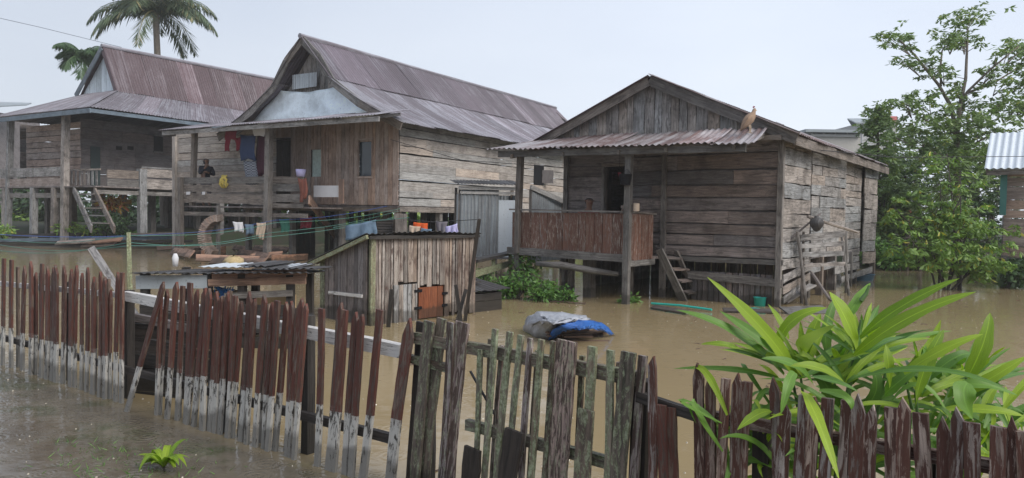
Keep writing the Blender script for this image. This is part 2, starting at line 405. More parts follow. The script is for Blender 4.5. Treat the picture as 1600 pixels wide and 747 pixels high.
M['tinblack'] = tin('blackened_tin', (.09, .09, .093), (.03, .027, .027), .62, .55)
M['wtarp'] = tin('white_gable_sheet', (.66, .74, .80), (.42, .47, .50), .55, .5)
M['bark'] = plain('bark', (.14, .12, .10), .85, .3, .45, 9, .5)
M['barkd'] = plain('dark_bark', (.06, .052, .045), .85, .3, .4, 9, .5)
M['leafA'] = leafm('tree_leaves', (.10, .165, .055), (.235, .33, .12), (.28, .30, .07), .03)
M['leafB'] = leafm('bush_leaves', (.10, .185, .04), (.23, .36, .08), (.40, .36, .06), .04)
M['leafD'] = leafm('dark_leaves', (.035, .075, .03), (.085, .15, .06))
M['palm'] = leafm('palm_leaflets', (.035, .065, .035), (.11, .15, .075), (.24, .21, .10), .12, .45, .15)
M['weed'] = leafm('weed_leaves', (.05, .13, .03), (.15, .28, .06))
M['ginger'] = leafm('broad_blade_leaves', (.13, .23, .015), (.30, .42, .03), (.27, .37, .04), .06, .55, .38, True)
M['gingerd'] = leafm('dark_blade_leaves', (.06, .15, .02), (.14, .27, .035), None, 0, .5, .3, True)
M['croton'] = leafm('orange_yellow_leaves', (.30, .17, .03), (.42, .33, .08), (.3, .08, .03), .3)
M['cloth_red'] = plain('red_cloth', (.19, .022, .04), .9, .2)
M['cloth_navy'] = plain('navy_cloth', (.035, .055, .12), .9, .2)
M['cloth_dark'] = plain('dark_patterned_cloth', (.06, .02, .035), .9, .2, .8, 18)
M['cloth_white'] = plain('white_cloth', (.6, .6, .62), .9, .2, .1)
M['cloth_jean'] = plain('denim', (.12, .175, .24), .9, .2, .45, 7)
M['cloth_orange'] = plain('orange_cloth', (.55, .10, .03), .9, .2)
M['cloth_cream'] = plain('cream_cloth', (.45, .36, .28), .9, .2, .4, 10)
M['cloth_green'] = plain('green_cloth', (.06, .22, .17), .9, .2)
M['cloth_yellow'] = plain('yellow_cloth', (.42, .34, .09), .9, .2, .8, 12)
M['cloth_lilac'] = plain('lilac_towel', (.40, .38, .60), .9, .2, .2)
M['cloth_grey'] = plain('grey_cloth', (.16, .15, .17), .9, .2, .3)
M['skin'] = plain('skin', (.20, .11, .075), .55, .4, .1)
M['hair'] = plain('hair', (.012, .010, .010), .5, .4, .3)
M['teal'] = plain('teal_plastic', (.02, .42, .36), .35, .5, .08, 4, 0)
M['blue'] = plain('blue_plastic', (.06, .14, .22), .4, .5, .15, 4, 0)
M['ropeg'] = plain('green_rope', (.07, .20, .165), .6)
M['ropeb'] = plain('blue_rope', (.07, .14, .42), .6)
M['wire'] = plain('black_wire', (.03, .03, .033), .6)
M['void'] = plain('dark_interior', (.012, .012, .014), .9, .1)
M['glass'] = plain('dark_window_pane', (.03, .045, .06), .12, .6, .3, 3, 0)
M['curtain'] = plain('pale_curtain', (.45, .55, .52), .8, .2, .5, 12)
M['box'] = plain('cardboard', (.42, .30, .17), .85, .2, .25, 5)
M['lump'] = plain('yellow_sponge', (.40, .31, .17), .9, .2, .35, 30, .8)
M['tarp_grey'] = plain('silver_grey_tarp', (.36, .38, .42), .42, .5, .6, 14, .9)
M['tarp_blue'] = plain('blue_tarp', (.03, .13, .42), .38, .5, .35, 10, .4)
M['concrete'] = plain('grey_render', (.42, .42, .42), .85, .2, .15, 2)
M['brick'] = plain('pale_brick_wall', (.40, .385, .36), .85, .2, .2, 9)
M['pinkwall'] = plain('pink_render', (.50, .16, .16), .85, .2, .15, 2)
M['feather'] = plain('buff_feathers', (.30, .21, .15), .8, .2, .35, 30)
M['earth'] = plain('muddy_earth', (.10, .075, .045), .9, .2, .4, 2.5, .5)
M['greyroof'] = plain('grey_sheet_roof', (.25, .28, .30), .5, .4, .15, 2)
# plaid cloth
k = N('plaid_cloth'); a = k.pos(); wv = k.n('ShaderNodeTexChecker'); wv.inputs['Scale'].default_value = 22; k.l(a, wv.inputs[0])
wv.inputs[1].default_value = (.30, .32, .36, 1); wv.inputs[2].default_value = (.06, .07, .10, 1); M['plaid'] = k.set(wv.outputs[0], .9, .2)
# banded tin fascia etc. -- muddy flood water
def water_mat():
    k = N('flood_water'); P = k.pos(); x, y, z = k.sep(P)
    n1 = k.noise(P, .25, 5, .6, .4)
    mud = k.mix(n1, (.26, .197, .105), (.32, .25, .145))
    far = k.ramp(k.math('MULTIPLY', y, .02), (.25, 0.0), (.7, 1.0))
    mud = k.mix(k.math('MULTIPLY', far, .5), mud, (.20, .165, .12))
    # rain water standing clear and shallow on the lane side of the fence
    side = k.math('ADD', k.math('MULTIPLY', x, .583), k.math('MULTIPLY', y, .812))   # fence line value ~3.34
    lane = k.ramp(k.math('ADD', side, k.math('MULTIPLY', n1, .5)), (3.1, 0.0), (3.7, 1.0))
    mr = k.n('ShaderNodeMapRange'); k.l(side, mr.inputs[0]); mr.inputs[1].default_value = 3.15; mr.inputs[2].default_value = 3.5
    n2 = k.noise(P, 2.2, 7, .7, .3)
    shal = k.mix(k.ramp(n2, (.34, 0.0), (.68, 1.0)), (.095, .08, .06), (.155, .132, .10))
    gr = k.noise(k.map(P, (1, 1, 1), (4, 4, 0)), 1.2, 6, .7)
    shal = k.mix(k.math('MULTIPLY', k.ramp(gr, (.52, 0.0), (.62, 1.0)), .6), shal, (.045, .06, .022))
    k.set(k.mix(mr.outputs[0], shal, mud), .06, .5); k.p.inputs['IOR'].default_value = 1.33
    # ripples and raindrop rings
    h = k.noise(k.map(P, (1, 1.6, 1)), 5.5, 4, .55, .4)
    hs = k.math('MULTIPLY', h, .55); h2 = k.math('MULTIPLY', k.noise(P, 1.3, 2, .5), .8)
    tot = k.math('ADD', hs, h2)
    for sc_, off, fr_, am in ((2.6, 0, 7.5, .34), (4.1, 13.7, 8, .24)):
        vo = k.n('ShaderNodeTexVoronoi', feature='F1', voronoi_dimensions='2D'); vo.inputs['Scale'].default_value = sc_; k.l(k.map(P, (1, 1, 1), (off, off, 0)), vo.inputs['Vector'])
        dd = vo.outputs['Distance']; cr = k.sep(vo.outputs['Color'])
        r = k.math('MULTIPLY', k.math('SINE', k.math('MULTIPLY', dd, fr_*6.28)), k.math('SUBTRACT', .5, dd, clamp=True))
        tot = k.math('ADD', tot, k.math('MULTIPLY', k.math('MULTIPLY', r, k.math('GREATER_THAN', cr[0], .45)), am))
    b = k.n('ShaderNodeBump'); k.l(k.math('MULTIPLY_ADD', mr.outputs[0], -.42, .62), b.inputs['Strength']); b.inputs['Distance'].default_value = .02
    k.l(tot, b.inputs['Height']); k.l(b.outputs[0], k.p.inputs['Normal'])
    return k.m
M['water'] = water_mat()

# ================================================================== SETTING
def struct(name, mb, m, kind='structure', **kw):
    o = mb.build(name, m, **kw); o['kind'] = kind; return o
SH = [(-200, 34.5), (-14, 34.5), (-9, 40), (2, 44), (9, 34), (11.5, 25.5), (16, 24.5), (200, 24.5)]
def shoreY(x):
    for (a, b), (c, d) in zip(SH, SH[1:]):
        if x <= c: return b+(d-b)*(x-a)/(c-a)
    return 24.5
def gz(x, y):
    d = y-shoreY(x); t = max(0, min(1, (d+1.0)/4.5)); t = t*t*(3-2*t)
    return -.6+t*1.35+.06*math.sin(x*1.7)*math.cos(y*1.3)
g = MB(); xs = sorted(set([-150, -80]+[x*1.0 for x in range(-50, 51)]+[80, 150])); ys = [-40, -20, 0, 10, 18]+[19+y*.8 for y in range(52)]+[75, 100, 140, 190]
g.v = [(x, y, gz(x, y)) for y in ys for x in xs]; g.b = [(0, 0, 0)]*len(g.v)
nx = len(xs); g.f = [(j*nx+i, j*nx+i+1, j*nx+nx+i+1, j*nx+nx+i) for j in range(len(ys)-1) for i in range(nx-1)]
k = N('bank_ground'); P = k.pos(); n = k.noise(P, 1.1, 7, .7); M['ground'] = k.set(k.mix(k.ramp(n, (.4, 0.0), (.6, 1.0)), (.045, .038, .028), (.03, .045, .02)), .9, .2)
struct('ground', g, M['ground'], smooth=True)
g = MB(); g.add([(-149, -39, 0), (149, -39, 0), (149, 189, 0), (-149, 189, 0)], [(0, 1, 2, 3)], [(0, 0, 0)]*4)
struct('flood_water', g, M['water'])
g = MB(); g.box((0, 75, 6.0), 304, 234, 17.0); hz = g.build('haze', None); hz['kind'] = 'stuff'
hm_ = bpy.data.materials.new('rainy_air'); hm_.use_nodes = True; ht = hm_.node_tree; ht.nodes.clear(); ho = ht.nodes.new('ShaderNodeOutputMaterial'); hv = ht.nodes.new('ShaderNodeVolumePrincipled')
hv.inputs['Color'].default_value = (.95, .975, 1, 1); hv.inputs['Density'].default_value = HAZE; ht.links.new(hv.outputs[0], ho.inputs['Volume']); hz.data.materials.append(hm_)
# rain splashes: tiny crowns of water
g = MB()
for i in range(650):
    Y = U_(4.2, 24); X = U_(-.72, .72)*Y; r = U_(.003, .008); h = U_(.003, .010); c = V((X, Y, 0))
    g.lathe(c, [(r*1.6, -.002), (r, h*.5), (r*.5, h), (.001, h*1.2)], 5)
ks = N('splash_water'); ks.set((.38, .34, .27), .1, .6); struct('raindrop_splashes', g, ks.m, 'stuff')

# ================================================================== foliage helpers
def blob(mb, c, rad, n, size, droop=.3, shell=.55, lw=.45, flat=False):
    c = V(c)
    for i in range(n):
        while True:
            q = V((U_(-1, 1), U_(-1, 1), U_(-1, 1)))
            if q.length <= 1: break
        if R_() < shell and q.length > 1e-3: q = q.normalized()*U_(.75, 1.05)
        p = c+V((q.x*rad[0], q.y*rad[1], q.z*rad[2])); d = V((q.x+U_(-.7, .7), q.y+U_(-.7, .7), q.z*.5+U_(-.6, .6)-droop)).normalized()
        L = size*U_(.6, 1.3); mb.leaf(p, p+d*L, L*lw)
def sprig(mb, c, n, L, w, droop=.35, spread=1.0):
    """a whorl of leaves at a twig end"""
    c = V(c)
    for i in range(n):
        a = U_(0, 6.28); d = V((math.cos(a)*spread, math.sin(a)*spread, U_(-.8, .5)-droop)).normalized()
        l = L*U_(.6, 1.2); o = V((U_(-1, 1), U_(-1, 1), U_(-.6, .6)))*L*.35; mb.leaf(c+o, c+o+d*l, w*U_(.7, 1.2))
def branchy(wood_mb, leaf_mb, p, d, L, r, lv, spr, leafn, lsize, lw, droop=.3, up=.15):
    n = 4; pts = [V(p)]; dd = V(d).normalized()
    for i in range(n):
        dd = (dd+V((U_(-.22, .22), U_(-.22, .22), U_(-.15, .2)+up*.3))).normalized(); pts.append(pts[-1]+dd*(L/n))
    wood_mb.tube(pts, [r*(1-.55*i/n) for i in range(n+1)], 5)
    if lv == 0:
        for q in pts[2:]: sprig(leaf_mb, q, leafn, lsize, lw, droop)
        return
    for j in range(random.choice((2, 3, 3))):
        f = random.choice((2, 3, 4)); a = U_(0, 6.28)
        nd = (dd*1.0+V((math.cos(a)*spr, math.sin(a)*spr, U_(-.1, .5)))).normalized()
        branchy(wood_mb, leaf_mb, pts[f], nd, L*U_(.55, .8), r*.5, lv-1, spr, leafn, lsize, lw, droop, up)

# ================================================================== HOUSE ON THE RIGHT (C)
KC = W(1218, 480); aC = math.radians(36.5)
d2 = V((math.cos(aC), -math.sin(aC), 0)); d1 = V((math.sin(aC), math.cos(aC), 0))
FC = Frame(KC, -d2, -d1); SC = Frame(KC, d1, d2)
def post(fr, u, z0, z1, v=0, w=.13, mat=None, par=None, lean=0.0, name='post', t=None, leanv=0):
    m = MB(); m.board(fr.p(u, z0, v), fr.p(u+lean, z1, v+leanv), fr.u, w, t or w, 6, .09, bow=.01); return m.build(name, mat or M['beam'], par)
hc = thing('stilt_house', 'low dark plank house on stilts at right with bird on its porch roof', 'house', KC)
WC = 5.0; LC = 9.0; zf = .93; ur = 2.76; zr = FC.px(1012, 120, .3)[1]
m = MB()
planks(m, FC, rect(0, 3.38, zf, 3.45), .27, v=-.02, joint=3.0, tilt=.012, gap=.02, jv=.025)
planks(m, FC, rect(4.02, WC, zf, 3.45), .27, v=-.02, tilt=.006)
planks(m, FC, rect(3.38, 4.02, 2.87, 3.45), .29, v=-.02)
m.build('front_wall', M['dark'], hc)
m = MB()
planks(m, SC, rect(.02, 2.0, .72, 3.42), .29, v=-.02, tilt=.012, endj=.05)
planks(m, SC, rect(2.03, 5.2, .9, 3.36), .25, v=.005, tilt=.02, joint=2.0, endj=.06)
planks(m, SC, rect(5.25, 7.2, .6, 3.3), .22, v=-.03, tilt=.03, endj=.05)
planks(m, SC, rect(7.25, LC, .5, 3.2), .42, v=.03, tilt=.04, jv=.04)
m.build('side_wall', M['grey'], hc)
m = MB(); BC = FC.shift(v=-LC); planks(m, BC, rect(0, WC, .8, 3.4), .27); L2 = SC.shift(v=-WC); planks(m, L2, rect(0, LC, .8, 3.45), .27)
m.build('back_wall', M['dark'], hc)
m = MB(); m.extr([FC.p(0, zf-.06, 0), FC.p(WC, zf-.06, 0), FC.p(WC, zf-.06, -LC), FC.p(0, zf-.06, -LC)], V((0, 0, .05)), [(0, 0, 0), (WC, 0, 0), (WC, LC, 0), (0, LC, 0)])
m.build('floor', M['dark'], hc)
m = MB(); BK = [(0, zf), (WC, zf), (WC, 3.45), (ur, zr-.15), (0, 3.4)]
for fr_, vv in ((FC, -.10), (FC, -LC+.1)):
    if vv > -1:
        for (a_, b_, c_, d_) in ((0, 3.38, zf, 3.45), (4.02, WC, zf, 3.45)): m.extr([fr_.p(a_, c_, vv), fr_.p(b_, c_, vv), fr_.p(b_, d_, vv), fr_.p(a_, d_, vv)], fr_.n*.02, [(0, 0, 2), (2, 0, 2), (2, 2, 2), (0, 2, 2)])
    else: m.extr([fr_.p(a_, c_, vv) for a_, c_ in BK], fr_.n*.02, [(a_, c_, 2) for a_, c_ in BK])
m.extr([SC.p(0.1, .9, -.12), SC.p(LC-.1, .9, -.12), SC.p(LC-.1, 3.3, -.12), SC.p(0.1, 3.3, -.12)], SC.n*.02, [(0, 0, 2), (2, 0, 2), (2, 2, 2), (0, 2, 2)])
m.extr([L2.p(0.1, .9, -.12), L2.p(LC-.1, .9, -.12), L2.p(LC-.1, 3.4, -.12), L2.p(0.1, 3.4, -.12)], L2.n*.02, [(0, 0, 2), (2, 0, 2), (2, 2, 2), (0, 2, 2)])
m.build('light_block_sheet', M['dark'], hc)  # unseen backing sheets added to stop daylight through the board gaps
m = MB(); planks(m, FC.shift(v=-4.5), rect(0, WC, -.3, .86), .22, False, jv=.03, drop=.08); planks(m, SC.shift(v=-WC), rect(.8, 6, -.3, .86), .22, False, jv=.03, drop=.15); m.build('underfloor_light_block', M['dark'], hc)  # slats added under the floor to block bright water behind
# skirt under front wall
m = MB(); planks(m, FC, rect(.15, 1.85, -.35, .62), .125, False, v=-.06, gap=.018, jv=.02, drop=.05, endj=.05)
m.build('skirt_slats', M['dark'], hc)
m = MB(); m.board(FC.p(-.05, .47, .03), FC.p(1.9, .53, .03), V((0, 0, 1)), .16, .05, 8); m.board(FC.p(-.05, .88, .02), FC.p(2.5, .86, .02), V((0, 0, 1)), .1, .07)
m.build('skirt_beam', M['beam'], hc)
# lower boards on the side, sagging
m = MB()
for (u0, z0, u1, z1, w_) in ((.1, .55, 2.2, .72, .16), (.1, .32, 2.0, .5, .14), (2.0, .62, 4.2, .66, .15), (.15, .12, 1.6, .36, .13), (4.3, .5, 7.0, .5, .18), (5.0, .22, 8.8, .3, .16)):
    m.board(SC.p(u0, z0, .02), SC.p(u1, z1, .03), V((0, 0, 1)), w_, .03, 6, .12)
m.build('sagging_boards', M['grey'], hc)
for (u, v) in ((.03, .03), (2.5, .02), (WC, .02)): post(FC, u, -.6, 3.45, v, .11, par=hc)
for (u, v) in ((3.0, .0), (6.0, .0), (9.0, .0)): post(SC, u, -.6, .9, v, .14, par=hc, name='stilt')
for u in (.1, 1.7, 3.4, 4.9):
    for v in (-2.2, -4.6, -7.0): post(FC, u, -.6, .88, v, .16, par=hc, name='stilt')
# door
m = MB(); m.board(FC.p(3.38, zf, -.02), FC.p(3.38, 2.87, -.02), FC.u, .07, .1); m.board(FC.p(4.02, zf, -.02), FC.p(4.02, 2.87, -.02), FC.u, .07, .1); m.board(FC.p(3.35, 2.9, -.02), FC.p(4.05, 2.9, -.02), V((0, 0, 1)), .07, .1)
m.build('door_frame', M['beam'], hc)
m = MB(); planks(m, Frame(FC.p(4.0, 0, -.05), -FC.n+FC.u*.25, FC.u), rect(0, .62, zf, 2.85), .2, False); m.build('door', M['dark'], hc)
# slots in the front wall
m = MB(); m.board(FC.p(.45, 2.98, .012), FC.p(1.55, 2.93, .012), V((0, 0, 1)), .07, .004, 9, .4); m.build('wall_crack', M['void'], hc)
# gable
zr = FC.px(1012, 120, .3)[1]; ur = 2.76
m = MB(); planks(m, FC, [(-.1, 3.42), (5.45, 3.5), (ur, zr-.12)], .21, False, v=.06, jv=.02, wj=.35, endj=.05, tilt=.02)
m.build('gable', M['grey'], hc)
zeR, zeL = 3.36, 3.46; ueR, ueL = -.33, 5.75
m = MB()
for v in (.30,):
    m.board(FC.p(ur, zr-.08, v), FC.p(ueR, zeR-.08, v), V((0, 0, 1)), .25, .035, 10, .06)
    m.build('bargeboard', M['beam'], hc)
    m = MB(); m.board(FC.p(ur+.02, zr-.1, v+.01), FC.p(ueL, zeL-.06, v+.01), V((0, 0, 1)), .21, .035, 10, .06); m.build('bargeboard', M['beam'], hc)
m = MB(); m.corr(FC.p(ueR, zeR, .42), FC.p(ueR, zeR-.05, -LC-.4), FC.p(ur, zr, .42), FC.p(ur, zr-.05, -LC-.4), .13, .014, .85, 5, .08, .03)
m.corr(FC.p(ueL, zeL, .42), FC.p(ueL, zeL-.05, -LC-.4), FC.p(ur, zr+.01, .42), FC.p(ur, zr-.04, -LC-.4), .13, .014, .85, 5, .08, .03)
m.build('roof', M['roofC'], hc, solid=.005)
m = MB(); m.board(FC.p(ueR+.03, zeR-.12, .3), FC.p(ueR+.03, zeR-.17, -LC-.3), V((0, 0, 1)), .19, .035, 12, .08); m.board(FC.p(ueL-.03, zeL-.12, .3), FC.p(ueL-.03, zeL-.17, -LC-.3), V((0, 0, 1)), .16, .035, 12, .08)
m.build('fascia', M['beam'], hc)
m = MB()
for q in range(10):
    v = .2-q*.98
    m.board(FC.p(ueR+.05, zeR-.05, v), FC.p(ur, zr-.06, v), V((0, 0, 1)), .08, .05, 3); m.board(FC.p(ueL-.05, zeL-.05, v), FC.p(ur, zr-.06, v), V((0, 0, 1)), .08, .05, 3)
m.build('rafters', M['dark'], hc)
# porch
vp = 1.6; u0, u1 = 2.5, 5.4
m = MB(); planks(m, FC, rect(u0+.03, u1, zf+.05, 1.8), .2, False, v=vp-.02, gap=.006, jv=.008, endj=.02); m.build('porch_panel', M['paint'], hc)
PS = Frame(FC.p(u0, 0, vp), d1, d2)
m = MB(); planks(m, PS, rect(.0, 1.02, zf-.08, 1.8), .19, False, v=-.0, gap=.006, jv=.008, endj=.03); m.build('porch_side_panel', M['paint'], hc)
m = MB(); m.board(FC.p(u0-.08, 1.83, vp), FC.p(u1+.05, 1.86, vp), FC.n, .13, .035, 6); m.board(PS.p(-.05, 1.832, .02), PS.p(1.1, 1.80, .02), PS.n, .1, .03, 4); m.build('porch_handrail', M['beam'], hc)
m = MB(); m.board(FC.p(u0-.06, zf-.03, vp+.03), FC.p(u1+.1, zf+.02, vp+.03), V((0, 0, 1)), .16, .06, 9, .1); m.board(PS.p(-.02, zf-.13, .02), PS.p(1.1, zf-.13, .02), V((0, 0, 1)), .12, .06, 5); m.build('porch_beam', M['beam'], hc)
m = MB(); planks(m, Frame(FC.p(u0, 0, 0), FC.u, V((0, 0, 1))), rect(0, .1, 0, .1), .2)
m = MB(); m.extr([FC.p(u0, zf-.08, 0), FC.p(u1, zf-.08, 0), FC.p(u1, zf-.08, vp), FC.p(u0, zf-.08, vp)], V((0, 0, .05)), [(0, 0, 3), (u1, 0, 3), (u1, vp, 3), (0, vp, 3)]); m.build('porch_floor', M['dark'], hc)
post(FC, u0, -.6, 3.1, vp+.09, .125, par=hc, lean=-.02); post(FC, 5.22, .9, 3.15, vp+.03, .12, par=hc, lean=-.04)
post(FC, 5.3, -.6, .9, vp-.1, .14, par=hc, name='stilt'); post(FC, 3.7, -.6, .9, vp-.5, .2, par=hc, name='stilt'); post(FC, 4.4, -.6, .9, vp-.9, .12, par=hc, name='stilt'); post(FC, 3.2, -.6, .9, .2, .12, par=hc, name='stilt')
m = MB(); uq = FC.px(1178, 228, 2.02)[0]; uq2 = FC.px(1199, 209, .33)[0]
m.corr(FC.p(uq, 3.04, 2.02), FC.p(5.75, 3.16, 2.02), FC.p(uq2, 3.5, .33), FC.p(5.85, 3.55, .10), .115, .017, .75, 4, .09, .03, .02); m.build('porch_roof', M['roofC'], hc, solid=.005)
m = MB(); m.board(FC.p(.1, 2.98, 1.88), FC.p(5.6, 3.07, 1.88), V((0, 0, 1)), .13, .06, 10, .1); m.board(FC.p(-.05, 3.3, .35), FC.p(5.7, 3.4, .35), V((0, 0, 1)), .1, .06)
for u in (.3, 1.6, 2.6, 3.9, 5.2): m.board(FC.p(u, 3.0, 1.95), FC.p(u, 3.42, .05), V((0, 0, 1)), .09, .06)
m.build('porch_roof_beam', M['beam'], hc)
# ladder to the porch
lad = thing('ladder', 'wooden ladder leaning from the water up to the maroon porch side', 'ladder', W(1090, 472))
LA = [(W(1081, 474, -.05), FC.px(1030, 390, .75)), (W(1102, 469, -.05), FC.px(1056, 392, .35))]
tops = []
for (b, q), vv in zip(LA, (.75, .35)):
    tp = FC.p(q[0], q[1], vv); tops.append((b, tp)); m = MB(); m.board(b-V((0, 0, .3)), tp, V((0, 0, 1)).cross(d1), .17 if vv > .5 else .09, .05, 6); m.build('stringer', M['beam'], lad)
for f in (.2, .42, .64, .86):
    m = MB(); a = tops[0][0].lerp(tops[0][1], f); b = tops[1][0].lerp(tops[1][1], f); m.board(a, b, d1, .16, .035, 3); m.build('rung', M['dark'], lad)
# log under the porch
m = MB(); a = D(838, 412, 15.6); b = D(966, 428, 15.0); m.tube([a, a.lerp(b, .3)+V((0, 0, .03)), a.lerp(b, .7), b], [.06, .075, .07, .05], 8, jit=.15)
tag(m.build('log', M['beam'], smooth=True), 'bare grey log wedged crosswise under the maroon porch', 'log')

# hen on the porch roof
rz_ = 0
def bird():
    fu, fz = FC.px(1172, 206, .9); fz = 3.40; base = FC.p(FC.px(1172, 205, 1.0)[0], 3.345, 1.0)
    t = thing('bird', 'buff brown hen perched on the right end of the rusty porch roof', 'bird', base)
    rt = CR.copy(); rt.z = 0; rt.normalize(); up = V((0, 0, 1)); s = .46/38
    def q(px, py, off=0): return base+rt*((px-1172)*s)+up*((206-py)*s)+V((0, off, 0))
    m = MB(); m.lathe  # body: one continuous lathe-like tube tail->head
    pts = [q(1157, 203), q(1162, 196), q(1166, 190), q(1171, 184), q(1175, 179), q(1177, 174), q(1177.5, 171), q(1179, 168.5)]
    m.tube(pts, [.012, .055, .085, .095, .07, .038, .034, .02], 10); o = m.build('body', M['feather'], t, smooth=True)
    m = MB(); m.tube([q(1179, 171), q(1182, 172)], [.014, .003], 6); m.build('beak', M['cloth_yellow'], t)
    m = MB(); m.extr([q(1176, 168, -.005), q(1179, 166, -.005), q(1177, 164.5, -.005), q(1175, 166, -.005)], V((0, .012, 0)), [(0, 0, 0)]*4); m.build('comb', M['cloth_red'], t)
    for s_ in (-1, 1):
        m = MB(); m.blade([q(1173, 180, s_*.075), q(1168, 188, s_*.095), q(1160, 198, s_*.05)], .12, up=(0, s_, 0)); m.build('wing', M['feather'], t)
        a = q(1170+s_*2, 192, s_*.03); b = q(1172+s_*1.5, 206, s_*.03); m = MB(); m.tube([a, a.lerp(b, .5)+rt*.015, b], [.02, .01, .009], 6)
        for an in (-.5, 0, .5, 3.1): m.tube([b, b+(rt*math.cos(an)+V((0, 1, 0))*math.sin(an))*.045], [.007, .003], 4)
        m.build('leg', M['cloth_cream'], t)
bird()
# porch things
m = MB(); c = FC.p(u0-.0, 2.47, vp+.21); m.lathe(c, [(.001, -.11), (.10, -.11), (.13, .1), (.115, .1), (.09, -.09)], 14)
bk = thing('hanging_basket', 'small black plastic basket hanging on the right porch post', 'basket', c); m.build('bowl', M['void'], bk)
m = MB(); m.tube([c+V((.12, 0, .1)), c+V((.03, 0, .2)), c+V((-.1, 0, .1))], .006, 5); m.build('handle', M['wire'], bk)
c = FC.p(u0-.16, 1.85, vp+.03); m = MB(); m.lathe(c, [(.001, 0), (.062, 0), (.062, .15), (.055, .155), (.001, .155)], 14); tn = m.build('tin_can', M['cloth_cream']); tn.location = (0, 0, 0); tag(tn, 'pale cream tin standing on the porch corner beside the post', 'can')
for i, (px, py, nm) in enumerate(((968, 273, 'small red pennant hanging in the dark doorway'), (980, 277, 'tiny red cloth pinned against the left side of the right porch post'))):
    p = FC.p(*FC.px(px, py, 1.2), 1.2) if i == 0 else FC.p(*FC.px(px, py, vp+.12), vp+.12); m = MB(); r = .045
    q = [p+FC.u*r+V((0, 0, r)), p-FC.u*r+V((0, 0, r)), p-V((0, 0, r*1.4))]
    if i: q = [p+FC.u*r+V((0, 0, r)), p-FC.u*r+V((0, 0, r)), p-FC.u*r-V((0, 0, r)), p+FC.u*r-V((0, 0, r))]
    m.extr(q, FC.n*.006, [(0, 0, 0)]*len(q))
    tag(m.build('pennant' if i == 0 else 'red_cloth', M['cloth_red']), nm, 'pennant' if i == 0 else 'cloth')
    if i == 0:
        m2 = MB(); m2.tube([p+V((0, 0, r)), V((p.x, p.y, 3.22))], .004, 4); pp = tag(m2.build('hanging_string', M['wire']), 'thin string holding the red pennant under the porch roof', 'string')
# folding chair frame on the porch
t = thing('folding_chair', 'folded wooden chair frame standing behind the porch panel by the door', 'chair', FC.p(3.05, zf, .9))
A_ = FC.p(2.75, zf, .7); m = MB()
m.board(FC.p(3.55, zf, .7), FC.p(2.85, 2.3, .9), FC.n, .05, .03); m.board(FC.p(2.7, zf, .9), FC.p(2.95, 2.28, .9), FC.n, .05, .03); m.build('frame', M['tan'], t)
m = MB(); m.board(FC.p(3.3, 1.5, .8), FC.p(2.75, 1.5, .8), FC.n, .45, .03); m.build('seat', M['tan'], t)
m = MB(); m.board(FC.p(3.1, 1.95, .84), FC.p(2.82, 1.95, .84), V((0, 0, 1)), .06, .03); m.build('crossbar', M['tan'], t)

# well frame in front of the side wall
t = thing('well_frame', 'rickety stick frame of a well standing in water by the pale side wall', 'frame', W(1290, 470))
FY = W(1262, 477).y
def stick(a, b, r, nm, mt, par): m = MB(); m.tube([a, a.lerp(b, .5)+V((U_(-.02, .02), 0, 0)), b], [r, r*.9, r*.8], 6, jit=.1); return m.build(nm, M[mt], par)
Pw = [(W(1264, 477, 0), 1246, 362), (W(1252, 474, 0), 1256, 362), (W(1330, 462, 0), 1314, 362), (W(1322, 458, 0), 1322, 361)]
for (b, tx, ty) in Pw: stick(b-V((0, 0, .4)), D(tx, ty, b.y), .035, 'pole', 'beam', t)
stick(D(1262, 338, FY+.1), D(1340, 363, FY+.7), .035, 'crossbar', 'grey', t); stick(D(1230, 378, FY+.1), D(1282, 334, FY+.2), .025, 'crossbar', 'dark', t)
for (x0, y0, x1, y1, w_) in ((1250, 372, 1320, 365, 10), (1250, 385, 1318, 380, 7), (1253, 398, 1318, 396, 8), (1256, 415, 1320, 412, 6)):
    m = MB(); a = D(x0, y0, FY+.15); b = D(x1, y1, FY+.75); m.board(a, b, V((0, 0, 1)), w_*FY/1150, .025, 5, .1); m.build('slat', M['grey'], t)
c = D(1276, 350, FY-.02)+V((0, 0, -.0)); m = MB(); m.lathe(c, [(.001, -.16), (.06, -.13), (.13, -.03), (.14, .04), (.10, .11), (.05, .13), (.045, .16)], 14)
pt = thing('hanging_pot', 'dark rounded pot hanging from the crossed poles by the side wall', 'pot', c); m.build('vessel', M['tinblack'], pt, smooth=True)
m = MB(); m.tube([c+V((0, 0, .15)), D(1272, 341, FY+.1)], .006, 5); m.build('string', M['wire'], pt)
# boards and scrap at the base
g_ = 'loose boards lying in the water by the right house'
for (x0, y0, x1, y1, w_, lb) in ((1225, 472, 1270, 445, .16, 'grey board slanting up out of the water by the house corner'), (1222, 460, 1262, 436, .14, 'upper grey board leaning beside the house corner post'), (1268, 425, 1298, 470, .2, 'dark board leaning behind the stick frame'), (1225, 486, 1292, 484, .3, 'pale flat board awash at the foot of the corner post'), (1300, 440, 1275, 422, .2, 'broad dark board between the stick frame and side wall'), (1130, 484, 1215, 486, .14, 'dark wet plank awash right of the teal bucket'), (1020, 479, 1075, 488, .12, 'dark plank floating left of the ladder foot')):
    a = W(x0, y0, .05); b = W(x1, y1, .35) if y1 < y0-10 else W(x1, y1, .05)
    if lb.startswith('dark board leaning'): a, b = D(x0, y0, FY+.3), D(x1, y1, FY-.1)
    m = MB(); m.board(a, b, V((.3, 1, .3)), w_, .03, 5, .1); tag(m.build('loose_board', M['grey' if 'grey' in lb or 'pale' in lb else 'dark']), lb, 'board', g_)
